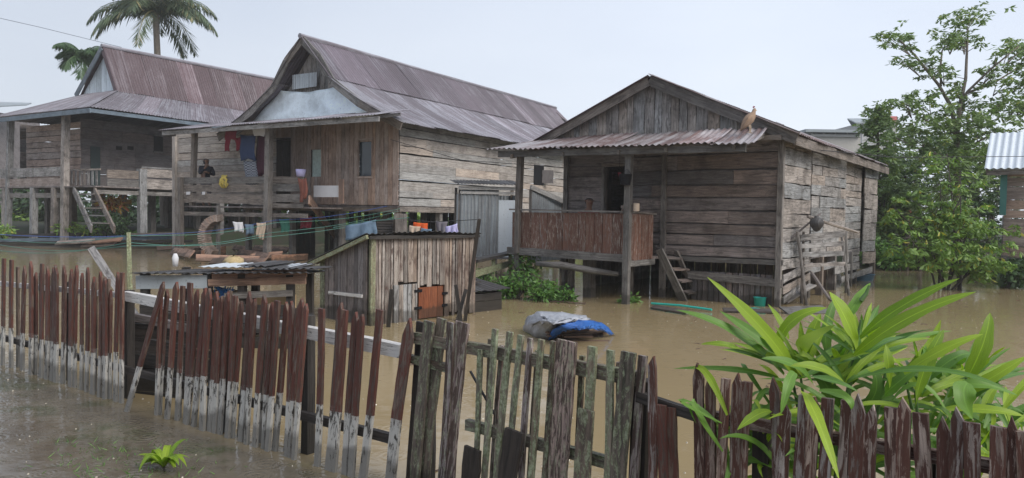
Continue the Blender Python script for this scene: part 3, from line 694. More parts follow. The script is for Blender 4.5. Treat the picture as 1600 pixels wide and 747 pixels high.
m = MB(); a = W(1018, 474, .04); b = W(1112, 484, .04); m.tube([a, a.lerp(b, .5)+V((0, 0, .02)), b], .022, 7); tag(m.build('pole', M['teal']), 'thin teal plastic pole floating at the ladder foot', 'pole')
c = W(1187, 482, -.05); m = MB(); m.lathe(c, [(.001, 0.0), (.10, 0), (.12, .22), (.135, .225), (.11, .215), (.09, .02)], 18)
bk = thing('bucket', 'small teal plastic bucket floating against the dark plank skirt', 'bucket', c); m.build('tub', M['teal'], bk, smooth=True)
m = MB(); m.lathe(W(1177, 484, .01), [(.001, 0), (.1, 0.0), (.13, .03), (.10, .012)], 14); m.build('dipper', M['teal'], bk, smooth=True)
c = W(1342, 443, -.1); m = MB(); m.lathe(c, [(.35, 0), (.40, .26), (.43, .28), (.38, .27), (.33, .05), (.001, .05)], 24); tag(m.build('basin', M['blue'], smooth=True), 'wide dark blue plastic basin floating behind the stick frame', 'basin')
c = W(1306, 437, 0); m = MB(); m.lathe(c, [(.001, -.02), (.14, 0), (.16, .12), (.1, .2), (.001, .22)], 9); tag(m.build('plastic_bag', M['cloth_white']), 'white plastic bag afloat between the stick frame poles', 'bag')

# ================================================================== HOUSE IN THE MIDDLE (B)
aB = math.radians(31); e2 = V((math.cos(aB), -math.sin(aB), 0)); e1 = V((math.sin(aB), math.cos(aB), 0))
KB = V((-3.79, 24.46, 0)); FB = Frame(KB, -e2, -e1); SB = Frame(KB, e1, e2)
hb = thing('stilt_house', 'tall house with long rusted steep roof and white sheeted gable in the middle', 'house', KB)
zfB = 2.0; LB = 17.5
uD0, uD1 = FB.px(455, 240)[0], FB.px(432, 240)[0]; uL = FB.px(283, 240)[0]; uM = FB.px(430, 240)[0]
uw0, zw0 = FB.px(582, 275); uw1, zw1 = FB.px(562, 222); uc0, zc0 = FB.px(502, 276); uc1, zc1 = FB.px(487, 234)
zt = 4.75; zF = 5.0
m = MB()
planks(m, FB, rect(0, uw0, zfB, zF), .2, False, jv=.008, gap=.006)
planks(m, FB, rect(uw0, uw1, zfB, zw0), .17, False, jv=.008, gap=.006); planks(m, FB, rect(uw0, uw1, zw1, zF), .17, False, jv=.008, gap=.006)
planks(m, FB, rect(uw1, uc0, zfB, zF), .2, False, jv=.008, gap=.006)
planks(m, FB, rect(uc0, uc1, zfB, zc0), .17, False, jv=.008, gap=.006); planks(m, FB, rect(uc0, uc1, zc1, zF), .2, False, jv=.008, gap=.006); planks(m, FB, rect(uc1, uD0, zfB, zF), .2, False, jv=.008, gap=.006)
planks(m, FB, rect(uD0, uD1, 4.45, zF), .2, False, jv=.008, gap=.006)
m.build('front_wall', M['tan'], hb)
m = MB(); planks(m, FB, rect(uD1, uL+.3, zfB, zt+.2), .27, jv=.01, gap=.012, tilt=.01); m.build('veranda_wall', M['pale'], hb)
m = MB(); planks(m, SB, rect(.02, LB, zfB-.02, zt), .28, jv=.012, gap=.012, tilt=.004, joint=4.5); m.build('side_wall', M['pale'], hb)
m = MB(); planks(m, FB.shift(v=-LB), rect(0, 8, zfB, zt), .28); planks(m, FB.shift(v=-LB), [(0, zt), (7.0, zt), (3.5, 7.6)], .28); planks(m, SB.shift(v=-7.6), rect(0, LB, zfB, zt), .28); m.build('back_wall', M['dark'], hb)
m = MB(); planks(m, FB.shift(v=-9), rect(0, 7.6, -.3, zfB-.1), .25, False, jv=.03, drop=.12); planks(m, SB.shift(v=-7.4), rect(2, 9, -.3, zfB-.1), .25, False, jv=.03, drop=.2); planks(m, SB.shift(v=-.3), rect(4.2, 9, -.3, zfB-.1), .25, False, jv=.03, drop=.1); m.build('underfloor_light_block', M['black'], hb)  # boards added to darken the space beneath the middle house
m = MB(); m.extr([FB.p(0, zfB-.08, 0), FB.p(7.7, zfB-.08, 0), FB.p(7.7, zfB-.08, -LB), FB.p(0, zfB-.08, -LB)], V((0, 0, .06)), [(0, 0, 5), (7, 0, 5), (7, LB, 5), (0, LB, 5)]); m.build('floor', M['dark'], hb)
wd = MB(); wd.extr([FB.p(uw0, zw0, -.03), FB.p(uw1, zw0, -.03), FB.p(uw1, zw1, -.03), FB.p(uw0, zw1, -.03)], -FB.n*.01, [(0, 0, 0)]*4); w1 = wd.build('window', M['glass'], hb)
wd = MB(); wd.board(FB.p(uw0-.03, zw0-.05, .05), FB.p(uw0-.03, zw1+.05, .05), FB.u, .06, .03); wd.board(FB.p(uw1+.03, zw0-.05, .05), FB.p(uw1+.03, zw1+.05, .05), FB.u, .06, .03); wd.board(FB.p(uw0-.06, zw1+.08, .055), FB.p(uw1+.06, zw1+.08, .055), V((0, 0, 1)), .06, .03); wd.board(FB.p(uw0-.06, zw0-.05, .055), FB.p(uw1+.06, zw0-.05, .055), V((0, 0, 1)), .06, .04)
wd.build('frame', M['tan'], w1)
wd = MB(); wd.extr([FB.p(uc0, zc0, -.04), FB.p(uc1, zc0, -.04), FB.p(uc1, zc1, -.04), FB.p(uc0, zc1, -.04)], -FB.n*.01, [(0, 0, 0)]*4); wd.build('curtain', M['curtain'], hb)
m = MB(); planks(m, Frame(FB.p(uD1, 0, -.02), -FB.n*.8-FB.u*.3, FB.u), rect(0, .55, zfB, 4.4), .2, False); m.build('door', M['black'], hb)
# veranda
vB = 1.6; uP = FB.px(421, 300, vB)[0]; uE = FB.px(288, 300, vB)[0]
zr1 = FB.px(360, 276, vB)[1]
m = MB()
for (y0, y1) in ((276, 287), (288, 300)):
    za, zb = FB.px(360, y1, vB)[1], FB.px(360, y0, vB)[1]; m.board(FB.p(uP-.05, (za+zb)/2-.01, vB), FB.p(uE+.15, (za+zb)/2, vB), V((0, 0, 1)), zb-za-.02, .035, 9, .09)
m.board(FB.p(uP-.1, FB.px(360, 312, vB)[1], vB+.02), FB.p(uE+.3, FB.px(360, 309, vB)[1], vB+.02), V((0, 0, 1)), .34, .05, 12, .08)
m.build('railing', M['beam'], hb)
m = MB(); uR = FB.px(474, 300, vB)[0]
for (yy, ww) in ((281, .24), (293, .24), (309, .28), (321, .14)): m.board(FB.p(uP-.12, FB.px(440, yy, vB)[1], vB), FB.p(uR, FB.px(470, yy+1, vB)[1], vB), V((0, 0, 1)), ww, .04, 5, .08)
m.build('railing', M['beam'], hb)
zv = zfB-.1
m = MB(); m.extr([FB.p(uR-.3, zv-.06, .03), FB.p(uE+.3, zv-.06, .03), FB.p(uE+.3, zv-.06, vB-.03), FB.p(uR-.3, zv-.06, vB-.03)], V((0, 0, .05)), [(0, 0, 5), (4, 0, 5), (4, 2, 5), (0, 2, 5)]); m.build('veranda_floor', M['dark'], hb)
m = MB(); m.board(FB.p(0, zfB-.16, .02), FB.p(7.6, zfB-.16, .02), V((0, 0, 1)), .14, .08, 9); m.board(FB.p(uR-.2, zv-.3, vB), FB.p(uE+.2, zv-.3, vB), V((0, 0, 1)), .14, .06, 9); m.board(SB.p(0, zfB-.14, .03), SB.p(LB, zfB-.14, .03), V((0, 0, 1)), .18, .08, 12)
m.build('floor_beam', M['beam'], hb)
z_roof = FB.px(421, 195, vB)[1]
for (u, z0, z1, w_, ln) in ((uP, -.6, z_roof, .2, -.12), (uE+.05, -.6, zr1, .16, .02), (FB.px(345, 330, vB)[0], -.6, zv, .11, 0), ):
    post(FB, u, z0, z1, vB+.11, w_, par=hb, lean=ln)
post(FB, FB.px(297, 280, vB)[0], zv, z_roof-.05, vB-.1, .17, par=hb, lean=-.14); post(FB, uL+.3, -.6, zt, .05, .18, M['pale'], hb)
for s_ in [i*2.3 for i in range(8)]:
    for uu in (0.1, 2.6, 5.1, 7.5): post(FB, uu, -.6, zfB-.1, -s_-.1, .18, par=hb, name='stilt', mat=M['grey'] if uu < 1 and s_ < 1 else M['beam'])
# veranda roof
pa = FB.px(250, 204, 2.3); pb = FB.px(585, 180, 2.3)
m = MB(); m.corr(FB.p(pb[0], pb[1], 2.3), FB.p(pa[0], pa[1], 2.3), FB.p(pb[0], pb[1]+.38, .5), FB.p(pa[0], pa[1]+.40, .5), .11, .014, .8, 3, .08, .02); m.build('veranda_roof', M['roofBl'], hb, solid=.005)
m = MB(); m.board(FB.p(pb[0]-.1, pb[1]-.10, 2.2), FB.p(pa[0], pa[1]-.10, 2.2), V((0, 0, 1)), .14, .05, 9); 
for f in (.05, .3, .5, .7, .95): u = pb[0]+(pa[0]-pb[0])*f; m.board(FB.p(u, pa[1]+(pb[1]-pa[1])*(1-f)-.07, 2.2), FB.p(u, pa[1]+(pb[1]-pa[1])*(1-f)+.28, .5), V((0, 0, 1)), .1, .06)
m.build('veranda_roof_beam', M['grey'], hb)
# roof
vg = .9; rg = FB.px(470, 57, vg); kg = FB.px(517, 122, vg); eg = FB.px(626, 190, vg)
ru, rz = rg; ku, kz = kg; eu, ez = eg; dR = ru-ku; dE = ru-eu
ridge_end = 0
endq = D(867, 163, 10); dd_ = ray(867, 163)
# length from ridge line hitting far end pixel (vertical plane along e1 through the ridge)
RF = Frame(FB.p(ru, 0, 0), e1, e2); LR = RF.px(867, 163)[0]; zend = RF.px(867, 163)[1]
LR = min(LR, 24); zend = rz+.0
m = MB()
def bp(u, z, s): return FB.p(u, z, vg-s)
LRt = LR+vg
m.corr(bp(ku, kz, 0), bp(ku, kz, LRt+.6), bp(ru, rz, 0), bp(ru, rz, LRt), .13, .016, .85, 5, .03, .012)
m.corr(bp(ru+dR, kz, 0), bp(ru+dR, kz, LRt), bp(ru, rz, 0), bp(ru, rz, LRt), .13, .016, .85, 5, .03, .012)
m.build('upper_roof', M['roofB'], hb, solid=.006)
m = MB()
m.corr(bp(eu, ez, 0), bp(eu, ez, LRt), bp(ku+.15, kz+.05, 0), bp(ku+.15, kz+.05, LRt), .13, .016, .85, 5, .07, .016, .10)
m.build('lower_roof', M['roofBl'], hb, solid=.006); m = MB()
m.corr(bp(ru+dE, ez, 0), bp(ru+dE, ez, LRt), bp(ru+dR-.15, kz+.05, 0), bp(ru+dR-.15, kz+.05, LRt), .13, .016, .85, 5, .07, .016, .10)
m.build('lower_roof', M['roofBl'], hb, solid=.006)
m = MB(); m.tube([bp(ru, rz+.02, -.05), bp(ru, rz+.0, LRt*.4), bp(ru, rz+.02, LRt+.1)], .09, 8); m.build('ridge_cap', M['roofBl'], hb)
for sg in (1, -1):
    m = MB(); prof = [(ru, rz-.1), (ru-sg*dR*.55, rz-(rz-kz)*.5), (ru-sg*dR, kz-.1), (ru-sg*(dR+(dE-dR)*.4), kz-(kz-ez)*.47-.14), (ru-sg*(dE-.02), ez-.14)]
    for (a, b) in zip(prof, prof[1:]): m.board(FB.p(*a, vg-.06), FB.p(*b, vg-.06), V((0, 0, 1)), .27, .05, 3, .03)
    m.build('bargeboard', M['beam'], hb)
# gable infill
m = MB(); q1 = FB.px(438, 140, .35); q2 = FB.px(509, 134, .35)
planks(m, FB, [(ku-.05, kz-.35), (ru+dR+.05, kz-.35), (ru, rz-.25)], .2, False, v=.25, jv=.02); m.build('gable', M['grey'], hb)
m = MB(); lo = pb[1]+.30; pts = [(eu+1.25, lo), (ru+dE-1.25, lo), (ru+dR+.1, kz-.12), (ku-.1, kz-.12)]
def bil(f, g_): a = (pts[0][0]+(pts[1][0]-pts[0][0])*f, lo); b = (pts[3][0]+(pts[2][0]-pts[3][0])*f, kz-.12-.15*math.sin(f*3.14)); return (a[0]+(b[0]-a[0])*g_, a[1]+(b[1]-a[1])*g_)
vs = []; nn_ = 20
for j in range(11):
    for i in range(nn_+1):
        u, z = bil(i/nn_, j/10); vs.append(FB.p(u, z, .40+.05*math.sin(i*.9+j*.4)*math.sin(j*.5)))
m.add(vs, [(j*(nn_+1)+i, j*(nn_+1)+i+1, (j+1)*(nn_+1)+i+1, (j+1)*(nn_+1)+i) for j in range(10) for i in range(nn_)], [(0, 0, 0)]*len(vs)); m.build('gable_sheet', M['wtarp'], hb, smooth=True, solid=.01)
m = MB(); a = FB.px(495, 135, .5); b = FB.px(459, 117, .5); m.corr(FB.p(a[0], a[1], .5), FB.p(b[0], a[1]-.02, .5), FB.p(a[0], b[1], .48), FB.p(b[0], b[1], .48), .1, .012, .8, 2); m.build('gable_patch', M['zinc'], hb, solid=.004)
# side window with open shutter
s0 = SB.px(833, 260)[0]; s1, zz = SB.px(848, 290); z2 = SB.px(840, 258)[1]
m = MB(); m.extr([SB.p(s0, zz, .04), SB.p(s1, zz, .04), SB.p(s1, z2, .04), SB.p(s0, z2, .04)], SB.n*.01, [(0, 0, 0)]*4); w2 = m.build('window', M['void'], hb)
m = MB(); m.board(SB.p(s1, zz+.1, .25), SB.p(s1, z2-.2, .25), SB.n*.6+SB.u*.5, .5, .03); m.build('shutter', M['shade'], w2)
# ladder plank
m = MB(); m.board(FB.p(*FB.px(483, 312, 1.7), 1.7), W(545, 392, .0)+V((0, 0, -.2)), V((0, 0, 1)), .30, .06, 6, .05); b = tag(m.build('gangplank', M['redplank']), 'broad red brown plank sloping down from the middle house to the water', 'plank')
# veranda things
def cloth(name, pts, mat, label, cat, group=None, fr=FB, v=1.5, fold=.03, n=8, thick=.008):
    """hanging cloth: pts = outline quad in pixels: TL, TR, BR, BL"""
    q = [V((*fr.px(x, y, v), 0)) for x, y in pts]; m = MB(); vs = []; ph = U_(0, 6)
    for j in range(7):
        g_ = j/6
        for i in range(n+1):
            f = i/n; a = q[0].lerp(q[1], f); b = q[3].lerp(q[2], f); c = a.lerp(b, g_)
            hh_ = (q[0].y-q[3].y); vs.append(fr.p(c.x+.05*hh_*math.sin(g_*5+ph), c.y+hh_*(.05*math.sin(f*7+ph)*g_-.05*math.sin(f*math.pi)*(1-g_)), v+fold*math.sin(f*14+ph+g_*2)*(.3+g_)))
    m.add(vs, [(j*(n+1)+i, j*(n+1)+i+1, (j+1)*(n+1)+i+1, (j+1)*(n+1)+i) for j in range(6) for i in range(n)], [(0, 0, 0)]*len(vs))
    o = m.build(name, mat, smooth=True, solid=thick); tag(o, label, cat, group); return o
gl = 'laundry hanging in the middle house veranda'
t = thing('trousers', 'red trousers hanging left of the navy shirt on the veranda', 'trousers', FB.p(uE-.9, 3.9, 1.5), gl)
for nm, pts in (('waist', ((352, 204), (370, 204), (370, 218), (352, 218))), ('leg', ((352, 216), (361, 216), (359, 236), (352, 236))), ('leg', ((366, 216), (376, 214), (375, 235), (370, 235)))):
    o = cloth(nm, pts, M['cloth_red'], '', ''); del o['label']; del o['category']; o.parent = t; o.matrix_parent_inverse = Matrix.Translation(-t.location)
cloth('shirt', ((374, 210), (398, 210), (401, 250), (377, 250)), M['cloth_navy'], 'navy blue shirt hanging under the veranda roof', 'shirt', gl)
cloth('plaid_cloth', ((382, 250), (402, 250), (402, 290), (384, 290)), M['plaid'], 'grey plaid cloth hanging below the navy shirt', 'cloth', gl, v=1.42)
cloth('sarong', ((400, 210), (424, 205), (423, 276), (402, 276)), M['cloth_dark'], 'dark maroon patterned sarong hanging beside the veranda post', 'sarong', gl, v=1.38)
cloth('white_cloth', ((393, 200), (418, 199), (414, 213), (398, 212)), M['cloth_white'], 'white cloth bunched at the top above the sarong', 'cloth', gl, v=1.55)
m = MB(); a = FB.p(*FB.px(300, 205, 1.45), 1.45); b = FB.p(*FB.px(427, 200, 1.45), 1.45); m.tube([a, a.lerp(b, .5)-V((0, 0, .05)), b], .01, 4); tag(m.build('clothesline', M['wire']), 'line under the veranda roof carrying the navy shirt', 'line')
# yellow cloth tied on the rail
p = FB.p(*FB.px(351, 283, vB+.06), vB+.06); t = thing('yellow_rag', 'yellow black patterned rag knotted over the veranda rail', 'cloth', p); m = MB()
for q in range(5): a = p+V((U_(-.1, .1), -.04, .2)); m.tube([a, p+V((U_(-.16, .16), -.09, .05)), p+V((U_(-.16, .16), -.07, -.12)), p+V((U_(-.1, .1), -.05, -.25))], [.035, .05, .045, .02], 7, jit=.35)
m.build('knot', M['cloth_yellow'], t, smooth=True)
# white panel, purple bucket, red cloth over the rail
m = MB(); q = [FB.px(x, y, 1.2) for x, y in ((490, 308), (528, 308), (528, 290), (490, 290))]; m.extr([FB.p(*a, 1.2) for a in q], -FB.n*.05, [(0, 0, 0)]*4); tag(m.build('white_board', M['cloth_white']), 'white painted board standing at the head of the red gangplank', 'board')
m = MB(); q = [FB.px(x, y, 1.25) for x, y in ((529, 318), (536, 318), (536, 280), (529, 280))]; m.extr([FB.p(*a, 1.25) for a in q], -FB.n*.05, [(0, 0, 0)]*4); tag(m.build('maroon_board', M['redplank']), 'narrow maroon board upright beside the white panel', 'board')
c = FB.p(*FB.px(470, 276, vB), vB); m = MB(); m.lathe(c, [(.001, 0), (.13, 0), (.17, .24), (.15, .24), (.11, .02)], 14); tag(m.build('bucket', M['cloth_lilac'], smooth=True), 'purple plastic bucket sitting on the veranda rail end', 'bucket')
cloth('towel', ((467, 278), (480, 278), (478, 312), (468, 316)), plain('rust_towel', (.20, .07, .05), .9), 'rust coloured towel hung over the veranda rail below the purple bucket', 'towel', None, v=1.72)
for i, x in enumerate((290, 314)):
    c = FB.p(*FB.px(x+6, 302, vB+.05), vB+.1); m = MB(); m.box(c, .22 if i == 0 else .16, .02, .11, -aB); tag(m.build('white_card', M['cloth_white']), ('larger' if i == 0 else 'smaller')+' white card fixed under the veranda rail at left', 'card')
# curved slatted roll under the veranda
c = D(345, 374, 26.2); t = thing('slatted_roll', 'curved arch of wooden slats standing under the middle house veranda', 'roll', c)
m = MB()
for q in range(26):
    a = math.radians(95+q*6.0); p = c+V((math.cos(a)*.58, 0, math.sin(a)*.66+.1)); m.board(p+V((0, -.3, 0)), p+V((0, .3, 0)), V((math.cos(a), 0, math.sin(a))), .24, .045, 2, .1)
m.build('slats', M['tan'], t)

# ================================================================== HOUSE ON THE LEFT (A)
G2 = D(187, 143, 35); zk = G2.z
FA0 = Frame(G2, -e2, -e1)                # u to the left, n to the viewer, v=0 gable plane
E_a = -2.85; bF = 3.0
def ap(u, z, v=0): return FA0.p(u, z, v)
uPk, zPk = FA0.px(160, 72, .3); gw = FA0.px(130, 147, 0)[0]
zE = 5.98; LA_ = 15
ha = thing('stilt_house', 'left house with maroon ridge roof and broad grey skirt roof over verandas', 'house', ap(0, .7, 0))
m = MB()
m.corr(ap(0, zk, .15), ap(0, zk, -LA_), ap(uPk, zPk, .3), ap(uPk, zPk+.15, -LA_), .14, .018, .95, 4, .03, .015); m.corr(ap(gw, zk, .15), ap(gw, zk, -LA_), ap(uPk, zPk, .3), ap(uPk, zPk+.15, -LA_), .14, .018, .95, 4, .03, .015)
m.build('upper_roof', M['roofA'], ha, solid=.006)
m = MB(); m.corr(ap(E_a, zE, bF), ap(E_a, zE, -LA_), ap(.1, zk+.04, .1), ap(.1, zk+.04, -LA_), .14, .018, .95, 4, .05, .012, .06)
gwl = gw+2.85
m.corr(ap(E_a, zE, bF), ap(gwl, zE, bF), ap(-.05, zk+.04, .1), ap(gw+.05, zk+.04, .1), .14, .018, .95, 4, .04, .012)
m.corr(ap(gwl, zE, bF), ap(gwl, zE, -LA_), ap(gw-.1, zk+.04, .1), ap(gw-.1, zk+.04, -LA_), .14, .018, .95, 4, .05, .012)
m.build('skirt_roof', M['roofBl'], ha, solid=.006)
m = MB(); planks(m, FA0, [(.12, zk+.02), (gw-.12, zk+.02), (uPk, zPk-.2)], .22, False, v=.05); m.build('gable', M['wtarp'], ha)
m = MB(); m.board(ap(uPk, zPk-.1, .34), ap(gw+.05, zk-.05, .34), V((0, 0, 1)), .26, .05); m.build('bargeboard', M['blueb'], ha)
m = MB(); m.board(ap(uPk, zPk-.1, .30), ap(-.02, zk-.02, .2), V((0, 0, 1)), .2, .05); m.build('bargeboard', M['roofA'], ha)
m = MB(); m.board(ap(E_a, zE-.14, bF-.02), ap(gwl, zE-.14, bF-.02), V((0, 0, 1)), .2, .05, 9, .02); m.board(ap(E_a+.02, zE-.14, bF), ap(E_a+.02, zE-.14, -LA_), V((0, 0, 1)), .16, .05, 9, .02); m.build('fascia', M['blueb'], ha)
m = MB(); m.tube([ap(uPk, zPk+.02, .35), ap(uPk, zPk+.17, -LA_)], .09, 8); m.build('ridge_cap', M['roofBl'], ha)
# walls
vFW = 1.4
uFW = FA0.px(126, 240, vFW)[0]; zA0 = FA0.px(60, 292, vFW)[1]; zAt = 5.75
m = MB(); planks(m, FA0, rect(uFW, gwl-.3, zA0, FA0.px(60, 196, vFW)[1]), .27, v=vFW-.03, gap=.02); m.build('front_wall', M['tan'], ha)
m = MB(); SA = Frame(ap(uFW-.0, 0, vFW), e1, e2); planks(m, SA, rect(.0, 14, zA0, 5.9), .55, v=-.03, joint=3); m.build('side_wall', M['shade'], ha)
m = MB(); planks(m, FA0, rect(-.2, gwl-.3, zA0, 5.9), .5, v=-LA_+.5); planks(m, FA0, [(E_a+.5, 5.9), (gwl-.5, 5.9), (uPk, 9.0)], .5, v=-LA_+.5); planks(m, SA.shift(v=-5.5), rect(0, 14, zA0, 5.9), .5); m.build('back_wall', M['dark'], ha)
m = MB(); planks(m, FA0, rect(-2.2, gwl-.4, .2, zA0-.1), .3, False, v=-6, jv=.03, drop=.15); m.build('underfloor_light_block', M['black'], ha)  # added board screen keeping light out from under the left house
m = MB(); m.extr([ap(E_a+.3, zA0-.1, bF-.4), ap(gwl-.3, zA0-.1, bF-.4), ap(gwl-.3, zA0-.1, -LA_+.5), ap(E_a+.3, zA0-.1, -LA_+.5)], V((0, 0, .06)), [(0, 0, 5), (4, 0, 5), (4, 9, 5), (0, 9, 5)]); m.build('floor', M['dark'], ha)
m = MB(); s0 = SA.px(141, 260)[0]; s1 = SA.px(156, 260)[0]; m.extr([SA.p(max(s0, .4), zA0, .02), SA.p(s1, zA0, .02), SA.p(s1, zA0+1.9, .02), SA.p(max(s0, .4), zA0+1.9, .02)], SA.n*.02, [(0, 0, 0)]*4); m.build('door', plain('dusky_green_door', (.03, .05, .05), .6), ha)
for (x0, y0, x1, y1) in ((240, 214, 254, 236),):
    a = SA.px(x0, y1); b = SA.px(x1, y0); m = MB(); m.extr([SA.p(a[0], a[1], .02), SA.p(b[0], a[1], .02), SA.p(b[0], b[1], .02), SA.p(a[0], b[1], .02)], SA.n*.02, [(0, 0, 0)]*4); wv_ = m.build('window', M['void'], ha)
    m = MB(); m.board(SA.p(a[0]-.05, a[1]-.04, .05), SA.p(b[0]+.05, a[1]-.04, .05), V((0, 0, 1)), .08, .04); m.board(SA.p(a[0]-.05, b[1]+.04, .05), SA.p(b[0]+.05, b[1]+.04, .05), V((0, 0, 1)), .08, .04); m.build('frame', M['beam'], wv_)
for (x0, x1) in ((181, 190), (199, 208)):
    a = SA.px(x0, 234); b = SA.px(x1, 229); m = MB(); m.extr([SA.p(a[0], a[1], .02), SA.p(b[0], a[1], .02), SA.p(b[0], b[1], .02), SA.p(a[0], b[1], .02)], SA.n*.02, [(0, 0, 0)]*4); m.build('vent', M['void'], ha)
# front rail boards and posts
vR = bF-.5
def arail(fr, x0, x1, y0, y1, v, mt='grey', nm='railing'):
    a = fr.px(x0, y0, v); b = fr.px(x1, y0, v); c = fr.px((x0+x1)/2, y1, v)[1]; zt_ = fr.px((x0+x1)/2, y0, v)[1]; m = MB(); m.board(fr.p(a[0], (zt_+c)/2, v), fr.p(b[0], (zt_+c)/2, v), V((0, 0, 1)), zt_-c, .05, 6, .06); return m.build(nm, M[mt], ha)
arail(FA0, -30, 98, 263, 277, vR, 'grey'); arail(FA0, -30, 98, 279, 293, vR, 'tan'); arail(FA0, -30, 98, 302, 309, vR, 'beam', 'floor_beam')
for (xt, xb, y0) in ((103, 100, 188), (17, 12, 196)):
    a = FA0.px(xt, y0, vR); m = MB(); m.board(V((*FA0.p(FA0.px(xb, 350, vR)[0], 0, vR).xy, .2)), FA0.p(a[0], zE-.05, vR), FA0.u, .27 if xt > 50 else .2, .25, 6, .05); m.build('post', M['grey'], ha)
for x in (52, 8, 85): post(FA0, FA0.px(x, 330, vR)[0], .2, zA0-.1, vR, .26, M['grey'], ha, name='stilt', lean=-.1)
RS = Frame(ap(E_a+.4, 0, vR), e1, e2)
for args in ((167, 219, 266, 279), (167, 219, 281, 294)): arail(RS, *args, 0, 'beam')
for args in ((221, 281, 265, 278), (221, 281, 281, 296), (221, 281, 262, 264)): arail(RS, *args, .08, 'grey')
arail(RS, 150, 285, 299, 305, 0, 'beam', 'floor_beam')
m = MB(); a = RS.px(222, 295)[0]; m.board(RS.p(a, .2), RS.p(a, RS.px(222, 264)[1]), RS.u, .34, .25, 6, .06); m.build('post', M['grey'], ha)
for s_ in (3.8, 6.2, 9, 12): post(RS, s_, .2, zA0, 0, .25, par=ha, name='stilt')
for s_ in (0, 2.5, 5, 7.5, 10, 12.5):
    for u in (-.2, 2.2, 4.4): post(FA0, u, .2, zA0-.1, 1-s_, .25, par=ha, name='stilt')
# balustrade
m = MB(); x = 112
a0 = FA0.px(110, 264, 1.9); 
while x < 156:
    a = FA0.px(x, 267, 1.9); b = FA0.px(x, 289, 1.9); m.board(FA0.p(b[0], b[1], 1.9), FA0.p(a[0], a[1], 1.9), FA0.u, .13, .03, 2); x += 6.5
a = FA0.px(109, 266, 1.93); b = FA0.px(157, 266, 1.93); m.board(FA0.p(a[0], a[1], 1.93), FA0.p(b[0], a[1], 1.93), V((0, 0, 1)), .08, .05)
m.build('balustrade', M['grey'], ha)
# stairs
p0 = FA0.p(*FA0.px(115, 296, vR), vR); p1 = FA0.p(*FA0.px(143, 358, vR+1.2), vR+1.2); off = e2*1.6
stp = MB(); stp.board(p1, p0, V((0, 0, 1)), .34, .07, 5); stp.build('stair_stringer', M['grey'], ha)
stp = MB(); stp.board(p1+off, p0+off, V((0, 0, 1)), .3, .07, 5); stp.build('stair_stringer', M['beam'], ha)
for f in (.15, .33, .51, .69, .87): stp = MB(); a = p1.lerp(p0, f); stp.board(a, a+off, e1, .25, .05, 3); stp.build('tread', M['beam'], ha)

# planting and stacks on the left bank
def bush(name, c, rad, n, size, mat, label, cat='bush', group=None, stems=5, h=None, lw=.45, shell=.4):
    c = V(c); t = thing(name, label, cat, c-V((0, 0, rad[2])), group); m = MB()
    base = V((c.x, c.y, c.z-rad[2]))
    for i in range(stems):
        tp = c+V((U_(-.6, .6)*rad[0], U_(-.6, .6)*rad[1], U_(-.2, .6)*rad[2])); m.tube([base-V((0, 0, .15)), base.lerp(tp, .5)+V((U_(-.1, .1), 0, 0)), tp], [.03, .02, .008], 5)
    m.build('stem', M['barkd'], t); m = MB()
    for i in range(9):
        o = V((U_(-.6, .6)*rad[0], U_(-.6, .6)*rad[1], U_(-.6, .55)*rad[2])); blob(m, c+o, tuple(r_*.5 for r_ in rad), n//9, size, .3, shell, lw)
    m.build('foliage', mat, t); return t
gp = 'bushes along the left bank'
bush('croton', D(175, 316, 33.2), (.55, .5, .35), 260, .35, M['croton'], 'orange and yellow leaved croton bush beside the left house stairs', 'bush', None, 6, lw=.3)
bush('bush', D(172, 348, 33.5), (.9, .7, .7), 700, .2, M['leafD'], 'dark green bush below the orange croton', 'bush', gp)
bush('bush', D(118, 356, 33.3), (1.2, .6, .3), 500, .18, M['leafB'], 'low green bush at the foot of the big left veranda post', 'bush', gp)
bush('bush', D(4, 362, 33.3), (.7, .6, .35), 350, .18, M['leafB'], 'small green bush at the far left edge of the bank', 'bush', gp)
bush('bush', D(205, 366, 33.8), (.7, .5, .3), 300, .18, M['weed'], 'bright green clump just right of the stairs on the left bank', 'bush', gp)
bush('bush', D(262, 372, 33.5), (.8, .5, .2), 260, .16, M['weed'], 'low weeds on the bank under the railing gap between two houses', 'bush', gp)
# background shrubs added beyond the houses to block bright sky beneath the floors
gb = 'added shrubs blocking the sky behind the houses'
for i, (px, py, Y, rx, rz_) in enumerate(((30, 325, 52, 5, 2.6), (130, 325, 54, 5, 2.8), (250, 328, 50, 4, 2.4), (360, 335, 50, 4, 2.2), (480, 345, 50, 4.5, 1.9), (585, 345, 50, 3.5, 2.0), (-90, 335, 50, 5, 2.2), (820, 370, 36, 3, 1.3), (960, 375, 33, 2.6, 1.3), (1110, 380, 31, 2.6, 1.2), (1230, 385, 30, 2.2, 1.2), (675, 350, 50, 3.5, 2.0))):
    nm = ['behind the far left stilts', 'behind the left house stairs', 'in the gap between the left and middle houses', 'behind the slatted roll under the veranda', 'beyond the red gangplank under the middle house', 'beyond the jeans under the middle house', 'past the left edge of the left house', 'behind the zinc cabin', 'behind the maroon porch under the right house', 'behind the ladder under the right house', 'behind the plank skirt of the right house', 'behind the orange cloth under the middle house'][i]
    bush('shrub', D(px, py, Y), (rx, 1.6, rz_), 2600, .5, M['leafD' if i < 4 else 'leafB'], 'broad green shrub added as sky block '+nm, 'shrub', gb, 4)
g_ = 'stacked long poles and boards on the left bank'
